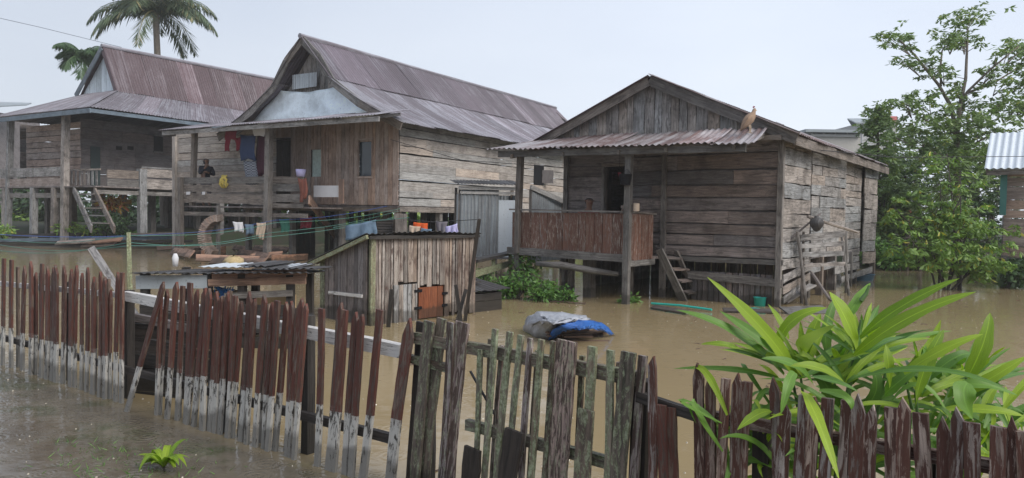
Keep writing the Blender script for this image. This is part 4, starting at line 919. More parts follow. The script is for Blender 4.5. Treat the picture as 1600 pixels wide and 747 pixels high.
for i, (x0, y0, x1, y1, mt, r, lb) in enumerate(((-20, 369, 125, 366, 'black', .09, 'uppermost dark pole on the left bank, ending under the big post'), (-20, 376, 285, 371, 'blueb', .10, 'long blue grey pole on the left bank'), (-20, 382, 200, 380, 'black', .1, 'black pole lying second lowest on the left bank'), (200, 367, 285, 364, 'beam', .08, 'grey pole just left of the veranda post of the middle house'), (-20, 387, 260, 384, 'beam', .08, 'lowest grey pole at the water edge of the left bank'), (60, 379, 300, 377, 'black', .07, 'thin black pole running beneath the clotheslines'))):
    a = D(x0, y0, 33.4-.15*i); b = D(x1, y1, 33.1-.15*i); m = MB(); m.board(a, b, V((0, 1, 0)), r*2.6, r*1.5, 5, .05); tag(m.build('pole', M[mt]), lb, 'pole', g_)
for i, (x0, y0, x1, y1, lb) in enumerate(((88, 380, 146, 376, 'pale pink board on top of the bank poles'), (140, 379, 190, 374, 'reddish board right of the pale pink board'), (128, 384, 180, 381, 'short tan board just above the water on the left bank'))):
    a = D(x0, y0, 32.2); b = D(x1, y1, 32.2); m = MB(); m.board(a, b, V((0, 1, .5)), .3, .06, 4); tag(m.build('board', M['redplank' if i == 1 else 'tan']), lb, 'board', 'boards on the left bank')
# tan plank heap under the middle house veranda
g_ = 'brown planks heaped in the water under the veranda'
adj = ['topmost', 'shortest', 'longest', 'palest', 'darkest']
random.seed(21)
for i, (x0, y0, x1, y1) in enumerate(((245, 388, 290, 384), (285, 392, 330, 386), (290, 396, 325, 388), (303, 398, 345, 390), (315, 399, 352, 391), (306, 403, 410, 406), (330, 408, 412, 409), (372, 394, 418, 402), (380, 390, 430, 398), (395, 388, 450, 391), (390, 402, 440, 398), (425, 404, 480, 401), (365, 386, 400, 392), (270, 392, 300, 397))):
    a = W(x0, y0, .10+.05*(i % 3)); b = W(x1, y1, .12+.07*((i+1) % 3)); m = MB(); m.board(a, b, V((.2, 1, .9)), U_(.2, .34), .05, 4)
    wh = 'left of the veranda support post' if x1 < 300 else 'at the foot of the slatted roll' if x1 < 355 else 'between the thin post and the main veranda post' if x1 < 435 else 'right of the main veranda post'
    tag(m.build('plank', M['redplank']), 'brown plank lying in the water '+wh, 'plank', g_+' '+wh)
c = W(235, 386, 0); m = MB(); blob_pts = [(1.0*math.cos(a), 0) for a in range(3)]
m.tube([c-V((1.2, 0, .1)), c-V((.5, 0, -.12)), c+V((.3, 0, .2)), c+V((1.2, 0, -.05))], [.1, .4, .45, .1], 9, jit=.25); tag(m.build('sand_mound', M['earth'], smooth=True), 'low mound of brown earth at the water edge on the left', 'mound')

# ================================================================== OUTHOUSE (zinc cabin)
FO = Frame(D(718, 435, 20.2)-V((0, 0, D(718, 435, 20.2).z)), e2*.97+V((0, .12, 0)), -V((e1.x*.6, e1.y, 0)))
FO = Frame(V((D(718, 400, 20.2).x, 20.2, 0)), V((.985, .17, 0)), V((.17, -.985, 0)))
ot = thing('outhouse', 'grey zinc sheet cabin between the middle and right houses', 'cabin', FO.o)
def fq(x0, y0, x1, y1, v=0): a = FO.px(x0, y1, v); b = FO.px(x1, y0, v); return a[0], b[0], a[1], b[1]
a = fq(719, 296, 776, 402); m = MB(); m.corr(FO.p(a[0], a[2], 0), FO.p(a[1], a[2], 0), FO.p(a[0], a[3], 0), FO.p(a[1], a[3], 0), .09, .012, .7, 3); m.build('wall_sheet', M['zinc'], ot, solid=.004)
a = fq(777, 313, 808, 402); m = MB(); m.corr(FO.p(a[0], a[2], -.02), FO.p(a[1]+.1, a[2], -.02), FO.p(a[0], a[3], -.02), FO.p(a[1]+.1, a[3], -.02), .3, .004, .9, 3); m.build('door', M['zincb'], ot, solid=.004)
# side and back sheets
m = MB(); w_ = FO.px(812, 300)[0]; m.corr(FO.p(w_, .5, 0), FO.p(w_, .5, -1.3), FO.p(w_, 2.3, 0), FO.p(w_, 2.3, -1.3), .09, .012, .7, 3); m.corr(FO.p(0, .5, 0), FO.p(0, .5, -1.3), FO.p(0, 2.3, 0), FO.p(0, 2.3, -1.3), .09, .012, .7, 3); m.corr(FO.p(0, .5, -1.3), FO.p(w_, .5, -1.3), FO.p(0, 2.3, -1.3), FO.p(w_, 2.3, -1.3), .09, .012, .7, 3); m.build('side_sheet', M['zinc'], ot, solid=.004)
a = fq(712, 279, 814, 290, .25); m = MB(); m.corr(FO.p(a[0], a[2]+.05, .3), FO.p(a[1], a[2]+.05, .3), FO.p(a[0], a[3]-.0, -1.5), FO.p(a[1], a[3]-.0, -1.5), .09, .014, .7, 3); m.build('roof', M['tinblack'], ot, solid=.005)
m = MB(); m.board(FO.p(a[0]+.1, a[2]-.05, .1), FO.p(a[1]-.05, a[2]-.05, .1), V((0, 0, 1)), .09, .05); m.board(FO.p(.0, 2.33, .04), FO.p(w_, 2.33, .04), V((0, 0, 1)), .07, .04); m.build('beam', M['white'], ot)
for u in (.0, FO.px(776, 300)[0], w_): post(FO, u, -.6, 2.5, -.07, .08, par=ot)
for u in (.0, w_): post(FO, u, -.6, 2.5, -1.25, .08, par=ot)
m = MB(); m.extr([FO.p(0, .5, 0), FO.p(w_, .5, 0), FO.p(w_, .5, -1.3), FO.p(0, .5, -1.3)], V((0, 0, .04)), [(0, 0, 0)]*4); m.build('floor', M['dark'], ot)
# slanting sheet wall beyond the porch
t = thing('sheet_fence', 'short corrugated grey fence with slanting top plank behind the right house porch', 'fence', D(850, 420, 21.5))
a = D(829, 296, 20.9); b = D(878, 318, 22.2); m = MB(); m.corr(V((a.x, a.y, .4)), V((b.x, b.y, .4)), a, b, .1, .012, .7, 2); m.build('sheet', M['zinc'], t, solid=.004)
m = MB(); m.board(a+V((0, -.05, .06)), b+V((.1, -.05, .04)), V((0, 0, 1)), .13, .05, 5, .1); m.build('top_plank', M['pale'], t); m = MB(); m.board(V((a.x, a.y, -.5)), a, V((1, 0, 0)), .08, .08); m.build('post', M['beam'], t); m = MB(); m.board(V((b.x, b.y, -.5)), b, V((1, 0, 0)), .08, .08); m.build('post', M['beam'], t)
# boardwalk handrail from shed to outhouse
t = thing('walkway', 'dark narrow plank walkway between the shed and the zinc cabin', 'walkway', W(770, 440)); a = D(735, 409, 15); b = D(802, 394, 17.5)
m = MB(); m.board(a, b, V((0, 1, 0)), .35, .06, 5); m.build('deck', M['black'], t)
for f in (.1, .5, .92): q = a.lerp(b, f); m = MB(); m.board(V((q.x, q.y, -.5)), q-V((0, 0, .03)), V((1, 0, 0)), .08, .08); m.build('post', M['mossb'], t)
m = MB(); m.board(a+V((.1, 0, -.25)), b+V((0, 0, -.25)), V((0, 0, 1)), .14, .04); m.build('side_board', M['mossb'], t)

# ================================================================== PLANK SHED (D)
a = W(578, 509); b = W(737, 489); FD = Frame(a, b-a, V(((b-a).y, -(b-a).x, 0))); WD = (b-a).length
FS = Frame(a, -FD.n, -FD.u)
sh = thing('shed', 'small weathered upright plank shed with rusty orange hatch behind the fence', 'shed', a)
def fp(x, y, v=0): return FD.px(x, y, v)
topR = fp(735, 369)[1]; topL = fp(578, 371)[1]; dS = FS.px(507, 430)[0]; topB = FS.px(509, 404)[1]-.01
uH0, uH1 = fp(652, 470)[0], fp(692, 470)[0]; u13 = fp(613, 400)[0]; u50 = fp(650, 400)[0]; hz1 = max(fp(670, 446)[1], .4)
kw = dict(jv=.015, wj=.4, gap=.012, tilt=.012)
m = MB(); planks(m, FD, rect(.05, u13, -.08, topL), .085, False, **kw)
planks(m, FD, rect(u13, u50, .62, topL), .085, False, endj=.04, **kw)
planks(m, FD, rect(u50, uH0-.02, -.05, topL), .085, False, **kw)
planks(m, FD, rect(uH0-.02, uH1, hz1, topL), .085, False, endj=.03, **kw)
planks(m, FD, [(uH1, .0), (WD+.06, .0), (WD+.06, topR), (uH1, topL)], .085, False, jv=.02, wj=.4, gap=.014, tilt=.012, endj=.08)
m.build('plank_wall', M['shed'], sh)
m = MB(); m.board(FD.p(.02, -.3, .02), FD.p(.02, topL, .02), FD.u, .09, .05); m.board(FS.p(dS, -.3, .02), FS.p(dS, topB, .02), FS.u, .12, .05); m.build('corner_post', M['shedmoss'], sh)
m = MB(); planks(m, FS, [(.05, -.1), (dS-.05, -.1), (dS-.05, topB), (.05, topL-.02)], .13, False, jv=.015, wj=.4, gap=.012); m.build('side_wall', M['dark'], sh)
m = MB(); planks(m, Frame(FD.p(WD, 0, 0), -FD.n, FD.u), [(0, -.1), (dS, -.1), (dS, topB), (0, topR)], .1, False, jv=.01); planks(m, FD.shift(v=-dS), rect(0, WD, -.1, topB), .1, False); m.build('back_wall', M['shed'], sh)
m = MB(); planks(m, FD, rect(u13, u50, -.05, .60), .09, False, v=.012, jv=.01, gap=.01); dr = m.build('door', M['grey'], sh)
m = MB()
for z in (.2, .48): m.board(FD.p(fp(645, 400)[0], z, .05), FD.p(fp(657, 400)[0], z, .05), V((0, 0, 1)), .045, .012)
m.build('hinge', M['void'], dr)
m = MB(); planks(m, FD, rect(uH0, uH1-.03, .02, hz1-.02), .19, False, v=.01, jv=.004, gap=.004); hh = m.build('hatch', M['orange'], sh)
m = MB()
for z in (.2, .4): m.board(FD.p(uH1-.06, z, .05), FD.p(uH1+.06, z, .05), V((0, 0, 1)), .045, .012)
m.build('hinge', M['void'], hh)
m = MB(); q0 = FS.px(514, 457, .05); q1 = FS.px(566, 463, .05); m.board(FS.p(q0[0], q0[1], .05), FS.p(q1[0], q1[1], .05), V((0, 0, 1)), .05, .03); m.build('batten', M['white'], sh)
sl = (topB-topL)/dS; of = .16; bk = .42
m = MB(); m.corr(FD.p(-of, topL+.03-sl*.12, .12), FD.p(WD+.1, topR+.03-sl*.12, .12), FD.p(-of, topB+.03+sl*bk, -dS-bk), FD.p(WD+.1, topB+.03+sl*bk, -dS-bk), .09, .01, .5, 3, .06, .02); m.build('roof', M['tinblack'], sh, solid=.004)
m = MB(); m.board(FD.p(-of+.02, topL-sl*.1-.02, .1), FD.p(-of+.02, topB+sl*(bk-.05)-.02, -dS-bk+.05), V((0, 0, 1)), .06, .04, 6); m.build('eave_board', M['mossb'], sh)
m = MB(); m.board(FD.p(-.1, topL-sl*.1-.03, .09), FD.p(WD+.08, topR-sl*.1-.03, .09), V((0, 0, 1)), .05, .04, 8, .2); m.build('eave_board', M['black'], sh)
m = MB(); m.board(D(724, 442, 12.0)-V((0, 0, .9)), D(749, 342, 11.6), V((1, 0, 0)), .06, .05); tag(m.build('leaning_post', M['black']), 'dark thin post leaning at the right corner of the plank shed', 'post')
for (x0, y0, x1, y1, lb) in ((712, 490, 728, 452, 'short dark slat leaning on the right base of the shed'), (722, 480, 712, 445, 'rusty crooked slat at the right base of the shed'), (606, 500, 612, 452, 'dark slat leaning against the shed front left of the hatch')):
    m = MB(); a = D(x0, y0, 11.2 if x0 < 700 else 11.9); b = D(x1, y1, 11.1 if x0 < 700 else 12.0); m.board(V((a.x, a.y, -.1)), b, V((1, 0, 0)), .06, .03); tag(m.build('leaning_slat', M['black']), lb, 'slat', 'slats leaning on the shed')  # loose slats propped against the shed, not drifted wood
# crate box with tin lid right of the shed
c0 = W(724, 490); c1 = W(782, 483); FX = Frame(c0, c1-c0, V(((c1-c0).y, -(c1-c0).x, 0))); wx = (c1-c0).length
t = thing('hutch', 'low dark box with slanting black tin lid right of the shed', 'hutch', c0)
m = MB(); planks(m, FX, rect(0, wx, -.2, .33), .2, v=0); 
for s_ in (0, wx): planks(m, Frame(FX.p(s_, 0), -FX.n, FX.u*(1 if s_ else -1)), rect(0, .8, -.2, .33), .2)
planks(m, FX.shift(v=-.8), rect(0, wx, -.2, .45), .2); m.build('box', M['black'], t)
m = MB(); m.corr(FX.p(-.08, .34, .1), FX.p(wx+.06, .37, .1), FX.p(-.05, .55, -.9), FX.p(wx, .55, -.9), .1, .008, .5, 2, .05, .03); m.build('lid', M['tinblack'], t, solid=.004)
m = MB(); 
for q in range(4): m.board(FX.p(-.05, .5+.03*q, -.3-.1*q), FX.p(wx*.7, .5+.035*q, -.35-.1*q), FX.n, .2, .02)
m.build('lid_boards', M['black'], t)

# ================================================================== LOW TIN-ROOFED PEN behind the fence (E)
pL = D(214, 434, 9.3); pR = D(482, 432, 9.3); zp = .86
t = thing('low_pen', 'low pen with flat black tin roof and grey fascia behind the left fence', 'pen', V((pL.x, pL.y, 0)))
FE = Frame(V((pL.x, 9.4, 0)), V((1, -.04, 0)), V((-.04, -1, 0))); WE = (pR-pL).length
q0 = FE.px(214, 433); m = MB(); m.board(FE.p(FE.px(213, 441)[0], FE.px(213, 441)[1]), FE.p(FE.px(324, 441)[0], FE.px(324, 440)[1]), V((0, 0, 1)), .17, .03, 5, .03); m.build('fascia', M['zinc'], t)
m = MB(); m.board(FE.p(FE.px(326, 442)[0], FE.px(326, 442)[1]), FE.p(FE.px(478, 438)[0], FE.px(478, 438)[1]), V((0, 0, 1)), .09, .04, 6, .08); m.board(FE.p(FE.px(330, 430)[0], FE.px(330, 431)[1], -.03), FE.p(FE.px(478, 428)[0], FE.px(478, 428)[1], -.03), V((0, 0, 1)), .1, .03, 6, .2); m.build('beam', M['redplank'], t)
zt_ = FE.px(350, 427)[1]+.03
m = MB(); m.corr(FE.p(-.05, zt_-.05, .15), FE.p(WE+.03, zt_, .15), FE.p(.3, zt_-.05, -1.0), FE.p(WE-.1, zt_-.04, -1.0), .09, .01, .6, 3, .1, .03); m.build('roof', M['tinblack'], t, solid=.004)
m = MB(); m.corr(FE.p(.7, zt_+.03, -.1), FE.p(1.85, zt_+.04, -.1), FE.p(.8, zt_+.035, -.8), FE.p(1.9, zt_+.035, -.8), .09, .006, .6, 2); m.build('roof_sheet', M['zincb'], t, solid=.004)
m = MB(); m.corr(FE.p(1.3, zt_+.04, .1), FE.p(2.25, zt_+.05, .1), FE.p(1.4, zt_+.03, -.9), FE.p(2.2, zt_+.03, -.9), .09, .01, .3, 2, .1, .04); m.build('roof_sheet', M['tinblack'], t, solid=.004)
for u in (.03, .85, 1.3, WE-.25): post(FE, u, -.6, zt_-.04, -.05, .09, M['black'], t)
for u in (.1, 1.1, WE-.3): post(FE, u, -.6, zt_-.04, -1.0, .09, M['black'], t)
for (yy, mt) in ((463, 'beam'), (490, 'black'), (515, 'black'), (540, 'black')):
    m = MB(); z = FE.px(400, yy)[1]; m.board(FE.p(.0 if yy > 470 else 1.1, z, .02), FE.p(WE-.2, z+.05, .02), V((0, 0, 1)), .08 if yy < 470 else .15, .03, 6, .1); m.build('side_board', M[mt], t)
m = MB(); planks(m, FE, rect(.03, 1.25, -.2, .42), .13, v=-.06, tilt=.03); m.build('side_panel', M['black'], t)
m = MB(); m.extr([FE.p(.05, .3, -.1), FE.p(WE-.2, .3, -.1), FE.p(WE-.2, .3, -.9), FE.p(.05, .3, -1.0)], V((0, 0, .03)), [(0, 0, 0)]*4); m.build('shelf', M['black'], t)
def boxat(nm, px, py, v, sx, sy, sz, mat, lb, cat, rz=.1): 
    u, z = FE.px(px, py, v); z = .335+sz/2; m = MB(); m.box(FE.p(u, z, v), sx, sy, sz, rz); return tag(m.build(nm, mat), lb, cat)
boxat('cardboard_box', 352, 455, -.45, .34, .25, .34, M['box'], 'cardboard box left on the pen shelf behind the blue string', 'box')
boxat('cardboard_box', 432, 455, -.35, .42, .3, .30, M['box'], 'cardboard box right on the pen shelf carrying a white sheet', 'box', -.1)
o = boxat('white_sheet', 428, 452, -.18, .26, .012, .18, M['cloth_white'], 'white paper sheet leaning on the right cardboard box', 'paper', -.1); o.location.z += .02
u, z = FE.px(350, 458, -.2); c = FE.p(u, z-.03, -.2); m = MB()
for q in range(16):
    a_ = [c+V((U_(-.13, .13), U_(-.06, .06), U_(-.13, .12))) for _ in range(4)]; m.tube(a_, .009, 4)
tag(m.build('blue_string', plain('blue_string', (.05, .2, .5), .6)), 'tangled blue string hanging in front of the left cardboard box', 'string')
# lump and cup on the pen roof
u, z = FE.px(368, 412, -.9); c = FE.p(u, zt_+.01, -.85); m = MB()
m.lathe(c, [(.001, -.02), (.10, 0), (.145, .04), (.13, .085), (.07, .12), (.001, .13)], 14)
m.v = [tuple(V(p)+V((U_(-.016, .016), U_(-.016, .016), U_(-.014, .014)))) for p in m.v]; tag(m.build('yellow_lump', M['lump'], smooth=True), 'yellow spongy lump lying on the black tin pen roof', 'lump')
u, z = FE.px(298, 418, -1.3); c = FE.p(u, zt_-.02, -.85); m = MB(); m.lathe(c, [(.001, 0), (.035, 0), (.045, .12), (.03, .16), (.02, .18)], 10); tag(m.build('plastic_cup', M['cloth_white'], smooth=True), 'crumpled clear plastic cup on the pen roof left of the yellow lump', 'cup')
# junk behind the fence gap
t = thing('crate', 'dark broken crate seen through the gap in the left fence', 'crate', W(215, 610)); m = MB()
FJ = Frame(W(196, 612), V((1, -.35, 0)), V((-.35, -1, 0)))
planks(m, FJ, rect(0, .75, -.1, .72), .12, v=-.03, tilt=.05, jv=.03); planks(m, Frame(FJ.p(0, 0), -FJ.n, -FJ.u), rect(0, .6, -.1, .7), .12, tilt=.04); planks(m, FJ.shift(v=-.6), rect(0, .75, -.1, .72), .12); m.build('side', M['black'], t)
m = MB(); m.board(FJ.p(-.05, .74, .0), FJ.p(.8, .66, .02), V((0, 0, 1)), .07, .05); m.build('top_rail', M['dark'], t)

# ================================================================== POSTS, ROPES, LAUNDRY
m = MB(); b = W(200, 470); b = D(200, 470, 11); b.z = -.5; tp = D(201, 363, 11); m.tube([b, b.lerp(tp, .5)+V((.02, 0, 0)), tp], [.045, .04, .035], 7, jit=.15); tag(m.build('rope_post', M['mossb']), 'mossy round post in the water left of the pen carrying clotheslines', 'post')
m = MB(); a = D(143, 388, 10.6); b = D(182, 448, 9.9); m.board(a, b+(b-a)*.9, V((1, 0, .2)), .10, .04, 5); tag(m.build('leaning_plank', M['grey']), 'pale plank leaning diagonally beside the mossy rope post', 'plank')
gr = 'clotheslines strung from the left bank to the middle house'
for i, (pts, mt, lb) in enumerate(((((-10, 372, 13), (201, 368, 11), (430, 348, 17), (625, 326, 23.5)), 'ropeg', 'topmost green clothesline running past the mossy post'), (((-10, 381, 13), (201, 384, 11), (420, 364, 17), (622, 330, 23.5)), 'ropeg', 'middle green clothesline sagging lowest near the mossy post'), (((-10, 366, 26), (250, 366, 26), (430, 344, 25), (605, 322, 24)), 'ropeb', 'blue clothesline highest at its right end'), (((-10, 391, 12.5), (201, 379, 11), (400, 372, 15), (640, 333, 22)), 'ropeg', 'lowest green clothesline at the left edge of the water'))):
    P_ = [D(*p) for p in pts]; seg = []
    for a, b in zip(P_, P_[1:]):
        for f in range(6): q = a.lerp(b, f/6); q.z -= .10*math.sin(f/6*math.pi); seg.append(q)
    seg.append(P_[-1]); m = MB(); m.tube(seg, .0055 if i != 2 else .009, 4); tag(m.build('clothesline', M[mt]), lb, 'clothesline', gr)
def hang(nm, pts, Y, mt, lb, cat, grp, fold=.04):
    fr = Frame(V((0, Y, 0)), V((1, 0, 0)), V((0, -1, 0))); return cloth(nm, pts, M[mt], lb, cat, grp, fr, 0, fold)
gu = 'laundry hanging below the middle house floor'
hang('white_shirt', ((364, 346), (380, 347), (381, 363), (366, 361)), 25.2, 'cloth_white', 'white shirt hanging right of the slatted roll', 'shirt', gu)
hang('blue_cloth', ((383, 350), (397, 350), (397, 366), (384, 366)), 25.2, 'cloth_jean', 'faded blue cloth between the white shirt and the cream cloth', 'cloth', gu)
hang('cream_cloth', ((400, 348), (415, 347), (413, 376), (402, 370)), 25.1, 'cloth_cream', 'cream and orange cloth hanging just left of the main veranda post', 'cloth', gu)
hang('green_cloth', ((437, 342), (453, 341), (452, 362), (439, 363)), 25.4, 'cloth_green', 'green cloth hanging right of the main veranda post', 'cloth', gu)
hang('red_cloth', ((468, 338), (488, 337), (487, 356), (470, 357)), 25.8, 'cloth_red', 'dark red cloth hanging beside the red gangplank', 'cloth', gu)
hang('jeans', ((541, 352), (588, 343), (589, 367), (538, 375)), 14.2, 'cloth_jean', 'faded blue jeans draped on a line above the plank shed', 'jeans', None, .06)
m = MB(); m.tube([D(520, 356, 14.2), D(565, 347, 14.2), D(640, 340, 14.2)], .006, 4); tag(m.build('clothesline', M['ropeg']), 'short line above the shed holding the faded jeans', 'clothesline', gr)
t = thing('laundry_post', 'pale post with mossy edge rising behind the plank shed', 'post', W(628, 450)); b = D(628, 420, 14.3); m = MB(); m.board(V((b.x, b.y, -.5)), D(628, 334, 14.3), V((1, 0, 0)), .2, .1); m.build('shaft', M['beam'], t)
gs = 'laundry drying behind the shed roof'
hang('orange_cloth', ((646, 347), (668, 349), (668, 362), (646, 358)), 14.3, 'cloth_orange', 'bright orange cloth hanging behind the shed roof', 'cloth', gs)
hang('cream_towel', ((640, 352), (657, 354), (655, 368), (639, 367)), 14.0, 'cloth_cream', 'cream towel overlapping the orange cloth', 'towel', gs)
hang('blue_towel', ((658, 356), (674, 358), (674, 371), (657, 370)), 14.0, 'cloth_jean', 'small blue cloth right of the cream towel', 'cloth', gs)
hang('grey_cloth', ((682, 345), (700, 346), (697, 366), (683, 366)), 14.4, 'cloth_grey', 'grey cloth left of the lilac towel', 'cloth', gs)
hang('lilac_towel', ((697, 354), (715, 349), (716, 368), (696, 370)), 14.0, 'cloth_lilac', 'white and lilac towel hanging at the right behind the shed roof', 'towel', gs)
m = MB(); m.tube([D(628, 343, 14.3), D(680, 347, 14.3), D(745, 343, 14.3)], .008, 4); tag(m.build('clothesline', M['wire']), 'dark line behind the shed roof holding the orange cloth', 'clothesline', gr)
m = MB(); fr = Frame(V((0, 14.6, 0)), V((1, 0, 0)), V((0, -1, 0))); t = thing('louvred_crate', 'black slatted crate standing behind the shed roof by the jeans', 'crate', fr.p(fr.px(602, 370)[0], 1.2, 0)); 
for q in range(6): a = fr.px(590, 345+q*4.2); b = fr.px(615, 345+q*4.2); m.board(fr.p(a[0], a[1]), fr.p(b[0], b[1]), V((0, .2, 1)), .045, .2)
m.build('slats', M['black'], t)
for x in (590, 615): post(fr, fr.px(x, 360)[0], -.5, fr.px(x, 342)[1], 0, .06, M['black'], t, name='leg')

# ================================================================== TARP-COVERED WOOD PILE
c = W(885, 530); t = thing('wood_pile', 'heap of brown boards in the water beneath the grey and blue tarp', 'pile', c); m = MB(); random.seed(5)
for i in range(16):
    lv = (i % 5)*.04; a = W(U_(850, 880), U_(522, 536), .0)+V((0, 0, lv)); b = W(U_(915, 962-(i % 5)*6), U_(518, 536), -.02)+V((0, 0, lv+U_(-.01, .02))); m.board(a, b, V((.2, 1, .1)), .07, .022, 3, .1)
for i in range(6): a = W(895+i*9, 533, -.05); m.board(a, a+V((U_(-.04, .02), .2, U_(.13, .2))), V((1, 0, 0)), .05, .025, 2)
m.build('boards', M['redplank'], t)
def tarp(name, outline, zc, mat, label, seed):
    random.seed(seed); m = MB(); n = len(outline); vs = []; cx = sum(p[0] for p in outline)/n; cy = sum(p[1] for p in outline)/n; R = 7; nn = n*5
    for j in range(R+1):
        f = j/R
        for i in range(nn):
            k0 = i*n/nn; a = outline[int(k0) % n]; b = outline[(int(k0)+1) % n]; g_ = k0-int(k0); x = a[0]+(b[0]-a[0])*g_; y = a[1]+(b[1]-a[1])*g_; z = a[2]+(b[2]-a[2])*g_
            P0 = W(cx, cy, zc); P1 = W(x, y, z); P = P0.lerp(P1, f); P.z = z+(zc-z)*(1-f**2.2)+.022*math.sin(i*1.9+j*1.1)*math.sin(f*3)+U_(-.014, .014); P += V((U_(-.012, .012), U_(-.012, .012), 0)); vs.append(P)
    m.add(vs, [(j*nn+i, j*nn+(i+1) % nn, (j+1)*nn+(i+1) % nn, (j+1)*nn+i) for j in range(R) for i in range(nn)], [(0, 0, 0)]*len(vs))
    o = m.build(name, mat, smooth=True, solid=.006); return tag(o, label, 'tarp')
tarp('tarp', [(816, 515, .03), (822, 496, .16), (838, 487, .30), (880, 487, .33), (915, 494, .30), (925, 499, .26), (885, 506, .24), (868, 515, .12), (858, 531, .0), (835, 527, .0)], .31, M['tarp_grey'], 'crumpled silver grey tarp over the wood pile in the water', 3)
tarp('tarp', [(856, 532, .0), (864, 514, .19), (883, 504, .285), (918, 499, .29), (944, 506, .20), (960, 522, .02), (954, 523, .04), (938, 510, .21), (916, 505, .265), (890, 509, .265), (872, 517, .17), (865, 530, .02)], .27, M['tarp_blue'], 'bright blue tarp edge over the right end of the wood pile', 4)

# ================================================================== FENCES AND GATE
random.seed(11)
fA = W(5, 570); fB = W(515, 733); dL = (fB-fA).normalized(); FL = Frame(fA, dL, V((dL.y, -dL.x, 0)))
lf = thing('picket_fence', 'left picket fence painted dark red with peeling white bottoms standing in water', 'fence', fA)
def picket(fr, par, x, y, bx, wpx, mat, v=0, point=True, ybot=None, zb=-.25, thick=.022):
    u, z = fr.px(x, y, v); dep = fr.p(u, 0, v).y; w_ = wpx*dep/FPX
    ub = fr.px(bx, ybot, v)[0] if ybot else None
    if ub is None:
        ub = u
    if ybot: zb0 = fr.px(bx, ybot, v)[1]; k_ = (z-zb)/(z-zb0) if z-zb0 > .1 else 1; ub = u+(ub-u)*k_
    m = MB(); pt = w_*U_(.9, 1.5) if point else 0
    m.board(fr.p(ub, zb, v), fr.p(u, z-pt, v+U_(-.012, .012)), fr.u, w_*U_(.85, 1.02), thick, 12, .09, pt, w2=w_*U_(.85, 1.05), bow=.022); return m.build('picket', mat, par)
LP = [(6, 404), (20, 406), (37, 415), (50, 408), (56, 425), (66, 412), (74, 415), (82, 418), (88, 414), (99, 414), (112, 420), (119, 414), (130, 426), (136, 418), (147, 432), (156, 424), (166, 432), (174, 452), (184, 425), (193, 426)]
for i, (x, y) in enumerate(LP): picket(FL, lf, x, y, x-2, U_(7.5, 12), M['picket'], U_(-.01, .03), R_() < .75, 590)
for (x, y, w_) in ((252, 447, 8), (260, 452, 9), (273, 440, 11), (284, 447, 9), (296, 442, 12), (306, 452, 10), (318, 449, 11), (328, 450, 13), (340, 455, 12), (347, 462, 10), (357, 455, 10), (367, 462, 11), (376, 470, 9), (388, 455, 12), (399, 466, 10), (412, 460, 11), (424, 472, 8), (433, 470, 10), (446, 472, 12), (458, 470, 9), (470, 465, 14), (479, 474, 9)):
    picket(FL, lf, x, y, x-U_(8, 20), w_, M['picket'], U_(-.01, .035), R_() < .7, 690)
for (x, y, w_, bx) in ((505, 482, 12, 494), (533, 472, 14, 512), (541, 484, 12, 520), (555, 487, 13, 540), (566, 490, 13, 549), (594, 484, 15, 566)): picket(FL, lf, x, y, bx, w_, M['picket'], U_(0, .02), R_() < .7, 747)
for q in range(18):
    x = U_(8, 190) if q < 6 else U_(255, 480); f = x/515; y = 408+f*62+U_(2, 22); w_ = U_(5, 9)
    picket(FL, lf, x, y, x-f*20*U_(.4, 1.2), w_, M['picketb'], -.055, R_() < .4, 560+130*f)
# leaning loose picket
m = MB(); a = FL.p(*FL.px(199, 640, .12), .12); b = FL.p(*FL.px(254, 449, .04), .04); m.board(a-(b-a)*.08, b, FL.u, .055, .02, 7, .06, .05); tag(m.build('loose_picket', M['picket']), 'single red picket leaning aslant across the gap in the left fence', 'picket')
m = MB(); a = FL.p(*FL.px(196, 462, -.08), -.08); b = FL.p(*FL.px(628, 548, -.08), -.08); m.board(a, b, V((0, 0, 1)), .085, .06, 12, .08); m.build('rail', M['white'], lf)
a2 = FL.p(*FL.px(-30, 440, -.06), -.06); m = MB(); m.board(a2, a, V((0, 0, 1)), .05, .04, 6); m.build('rail', M['white'], lf)
m = MB(); m.board(FL.p(-.4, .28, -.05), FL.p(6.0, .30, -.05), V((0, 0, 1)), .06, .04, 12); m.build('rail', M['black'], lf)
for x in (110, 200, 350, 480): u = FL.px(x, 520, -.12)[0]; post(FL, u, -.5, 1.0, -.13, .07, M['black'], lf)
